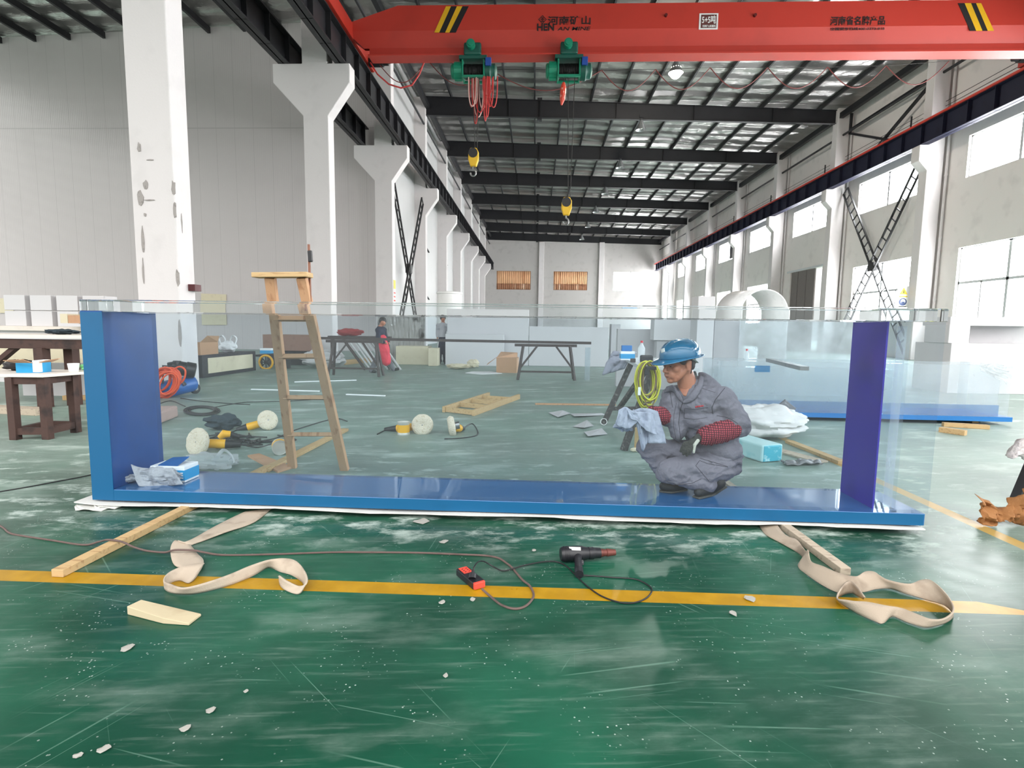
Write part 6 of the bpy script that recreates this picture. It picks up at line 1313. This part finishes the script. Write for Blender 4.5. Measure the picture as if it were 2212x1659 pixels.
tag(mb.build('floor_cable', m_cord, smooth=True), 'thin dark cable running across the floor at the left edge behind the tank corner', 'cable')

# loose flakes on the floor
m_flake = M('off_white_flake', (158, 156, 150), .8, var=.1)
rnd = random.Random(4)
FL = [(955, 1302, 9, 'pale flake at the lower edge of the yellow lane left of the socket block'), (1020, 1296, 8, 'pale flake at the lower edge of the yellow lane under the socket block'), (275, 1402, 15, 'long pale sliver below the wooden wedge'),
      (1620, 1295, 13, 'grey pointed flake lying on the yellow lane left of the right sling'), (1584, 1327, 11, 'pale flake just below the yellow lane left of the right sling'), (455, 1537, 12, 'grey curled flake at the lower left, topmost of four'),
      (399, 1577, 13, 'grey curled flake at the lower left, between two others'), (226, 1619, 14, 'largest grey flake at the bottom left corner'), (168, 1635, 10, 'green white flake beside the largest flake at bottom left'),
      (531, 1496, 7, 'small pale flake right of and above the curled grey flakes'), (962, 1462, 8, 'pale crumb in the scratched middle of the front floor'), (911, 1127, 18, 'grey scrap just in front of the tank at the middle left'),
      (960, 1171, 11, 'pale flake between the tank and the cord'), (1153, 1190, 6, 'small flake between cord and heat gun')]
for x, y, r, lb in FL:
    c = G(x, y); k = c.y/1175*1.15; n = 9; an = rnd.random()*3
    mb = MB(); top = []
    for q in range(n):
        a_ = 2*math.pi*q/n; rr = r*k*rnd.uniform(.65, 1.1); p = V((math.cos(a_)*rr, math.sin(a_)*rr*.8, 0)); p = Matrix.Rotation(an, 3, 'Z') @ p
        top.append(V((c.x+p.x, c.y+p.y, .002 + .005*abs(math.sin(a_*1.3+an)))))
    mb.prism(top, (0, 0, .0012)); tag(mb.build('plastic_flake', m_flake), lb, 'flake', 'loose flakes on the front floor')

# crumpled wrapping paper and the trestle at the right edge
m_kraft = M('brown_kraft_paper', (152, 104, 60), .8, c2=(118, 76, 42), scale=5, bump=.5, bscale=22)
TOPS = [(2106, 1067), (2116, 1074), (2135, 1081), (2150, 1097), (2163, 1094), (2179, 1086), (2194, 1072), (2210, 1057), (2240, 1050), (2280, 1075)]
BOTS = [(2113, 1127), (2122, 1133), (2141, 1137), (2150, 1128), (2163, 1118), (2180, 1127), (2194, 1132), (2206, 1136), (2240, 1148), (2280, 1150)]
A = spline([PY(*p, 4.08) for p in TOPS], 5); B = spline([PY(*p, 4.0) for p in BOTS], 5)
def kraft(u, v):
    i = round(u*(len(A)-1)); p = B[i].lerp(A[i], v); n = noise.noise(V((u*9, v*4, 3.1)))*.07 + noise.noise(V((u*21, v*9, 7.7)))*.035
    q = V((p.x, p.y + n - .05*math.sin(v*3.1), max(.004, p.z + n*.12))); return q
tag(MB().grid(kraft, len(A)-1, 12).build('wrapping_paper', m_kraft, thick=.003, smooth=True, sharp=25), 'crumpled brown wrapping paper by the right yellow lane', 'paper')
ts = thing('trestle', 'dark trestle mostly out of view at the right edge, a pale rag hanging on it', 'trestle', (4.6, 4.75, 0))
for (x, y, tx, ty) in ((4.08, 4.64, 4.37, 4.72), (4.62, 5.02, 4.56, 4.86), (5.5, 4.64, 5.3, 4.72), (5.5, 5.02, 5.3, 4.86)): MB().bar((x, y, 0), (tx, ty, .74), .07, .07).build('leg', m_black, ts)
MB().span((4.33, 4.66, .72), (5.4, 4.9, .78)).build('top', m_black, ts, bevel=.01)
m_rag = M('pale_rag', (206, 200, 200), .95, c2=(176, 168, 170), scale=10, bump=.6, bscale=60)
P_ = [(2172, 984), (2180, 968), (2192, 956), (2206, 948), (2225, 946), (2245, 950)]; Q_ = [(2176, 988), (2186, 987), (2196, 984), (2208, 990), (2226, 1000), (2245, 1004)]
A2 = spline([PY(*p, 4.56) for p in P_], 5); B2 = spline([PY(*p, 4.5) for p in Q_], 5)
def ragf(u, v):
    i = round(u*(len(A2)-1)); p = B2[i].lerp(A2[i], v); return V((p.x, p.y - .06*math.sin(v*3.1) + .05*noise.noise(V((u*5, v*3, 1))), p.z + .012*noise.noise(V((u*9, v*6, 5)))))
mb = MB().grid(ragf, len(A2)-1, 8)
top = A2[-1]; mb2 = MB().grid(lambda u, v: A2[-1].lerp(V((4.4, 4.66, .79)), v) + V((.22*u, .03*noise.noise(V((u*4, v*4, 2))), 0)), 6, 8)
n0 = len(mb.v); mb.add(mb2.v, mb2.f)
tag(mb.build('rag', m_rag, thick=.012, smooth=True), 'pale furry rag hanging low at the right edge of the view', 'rag')
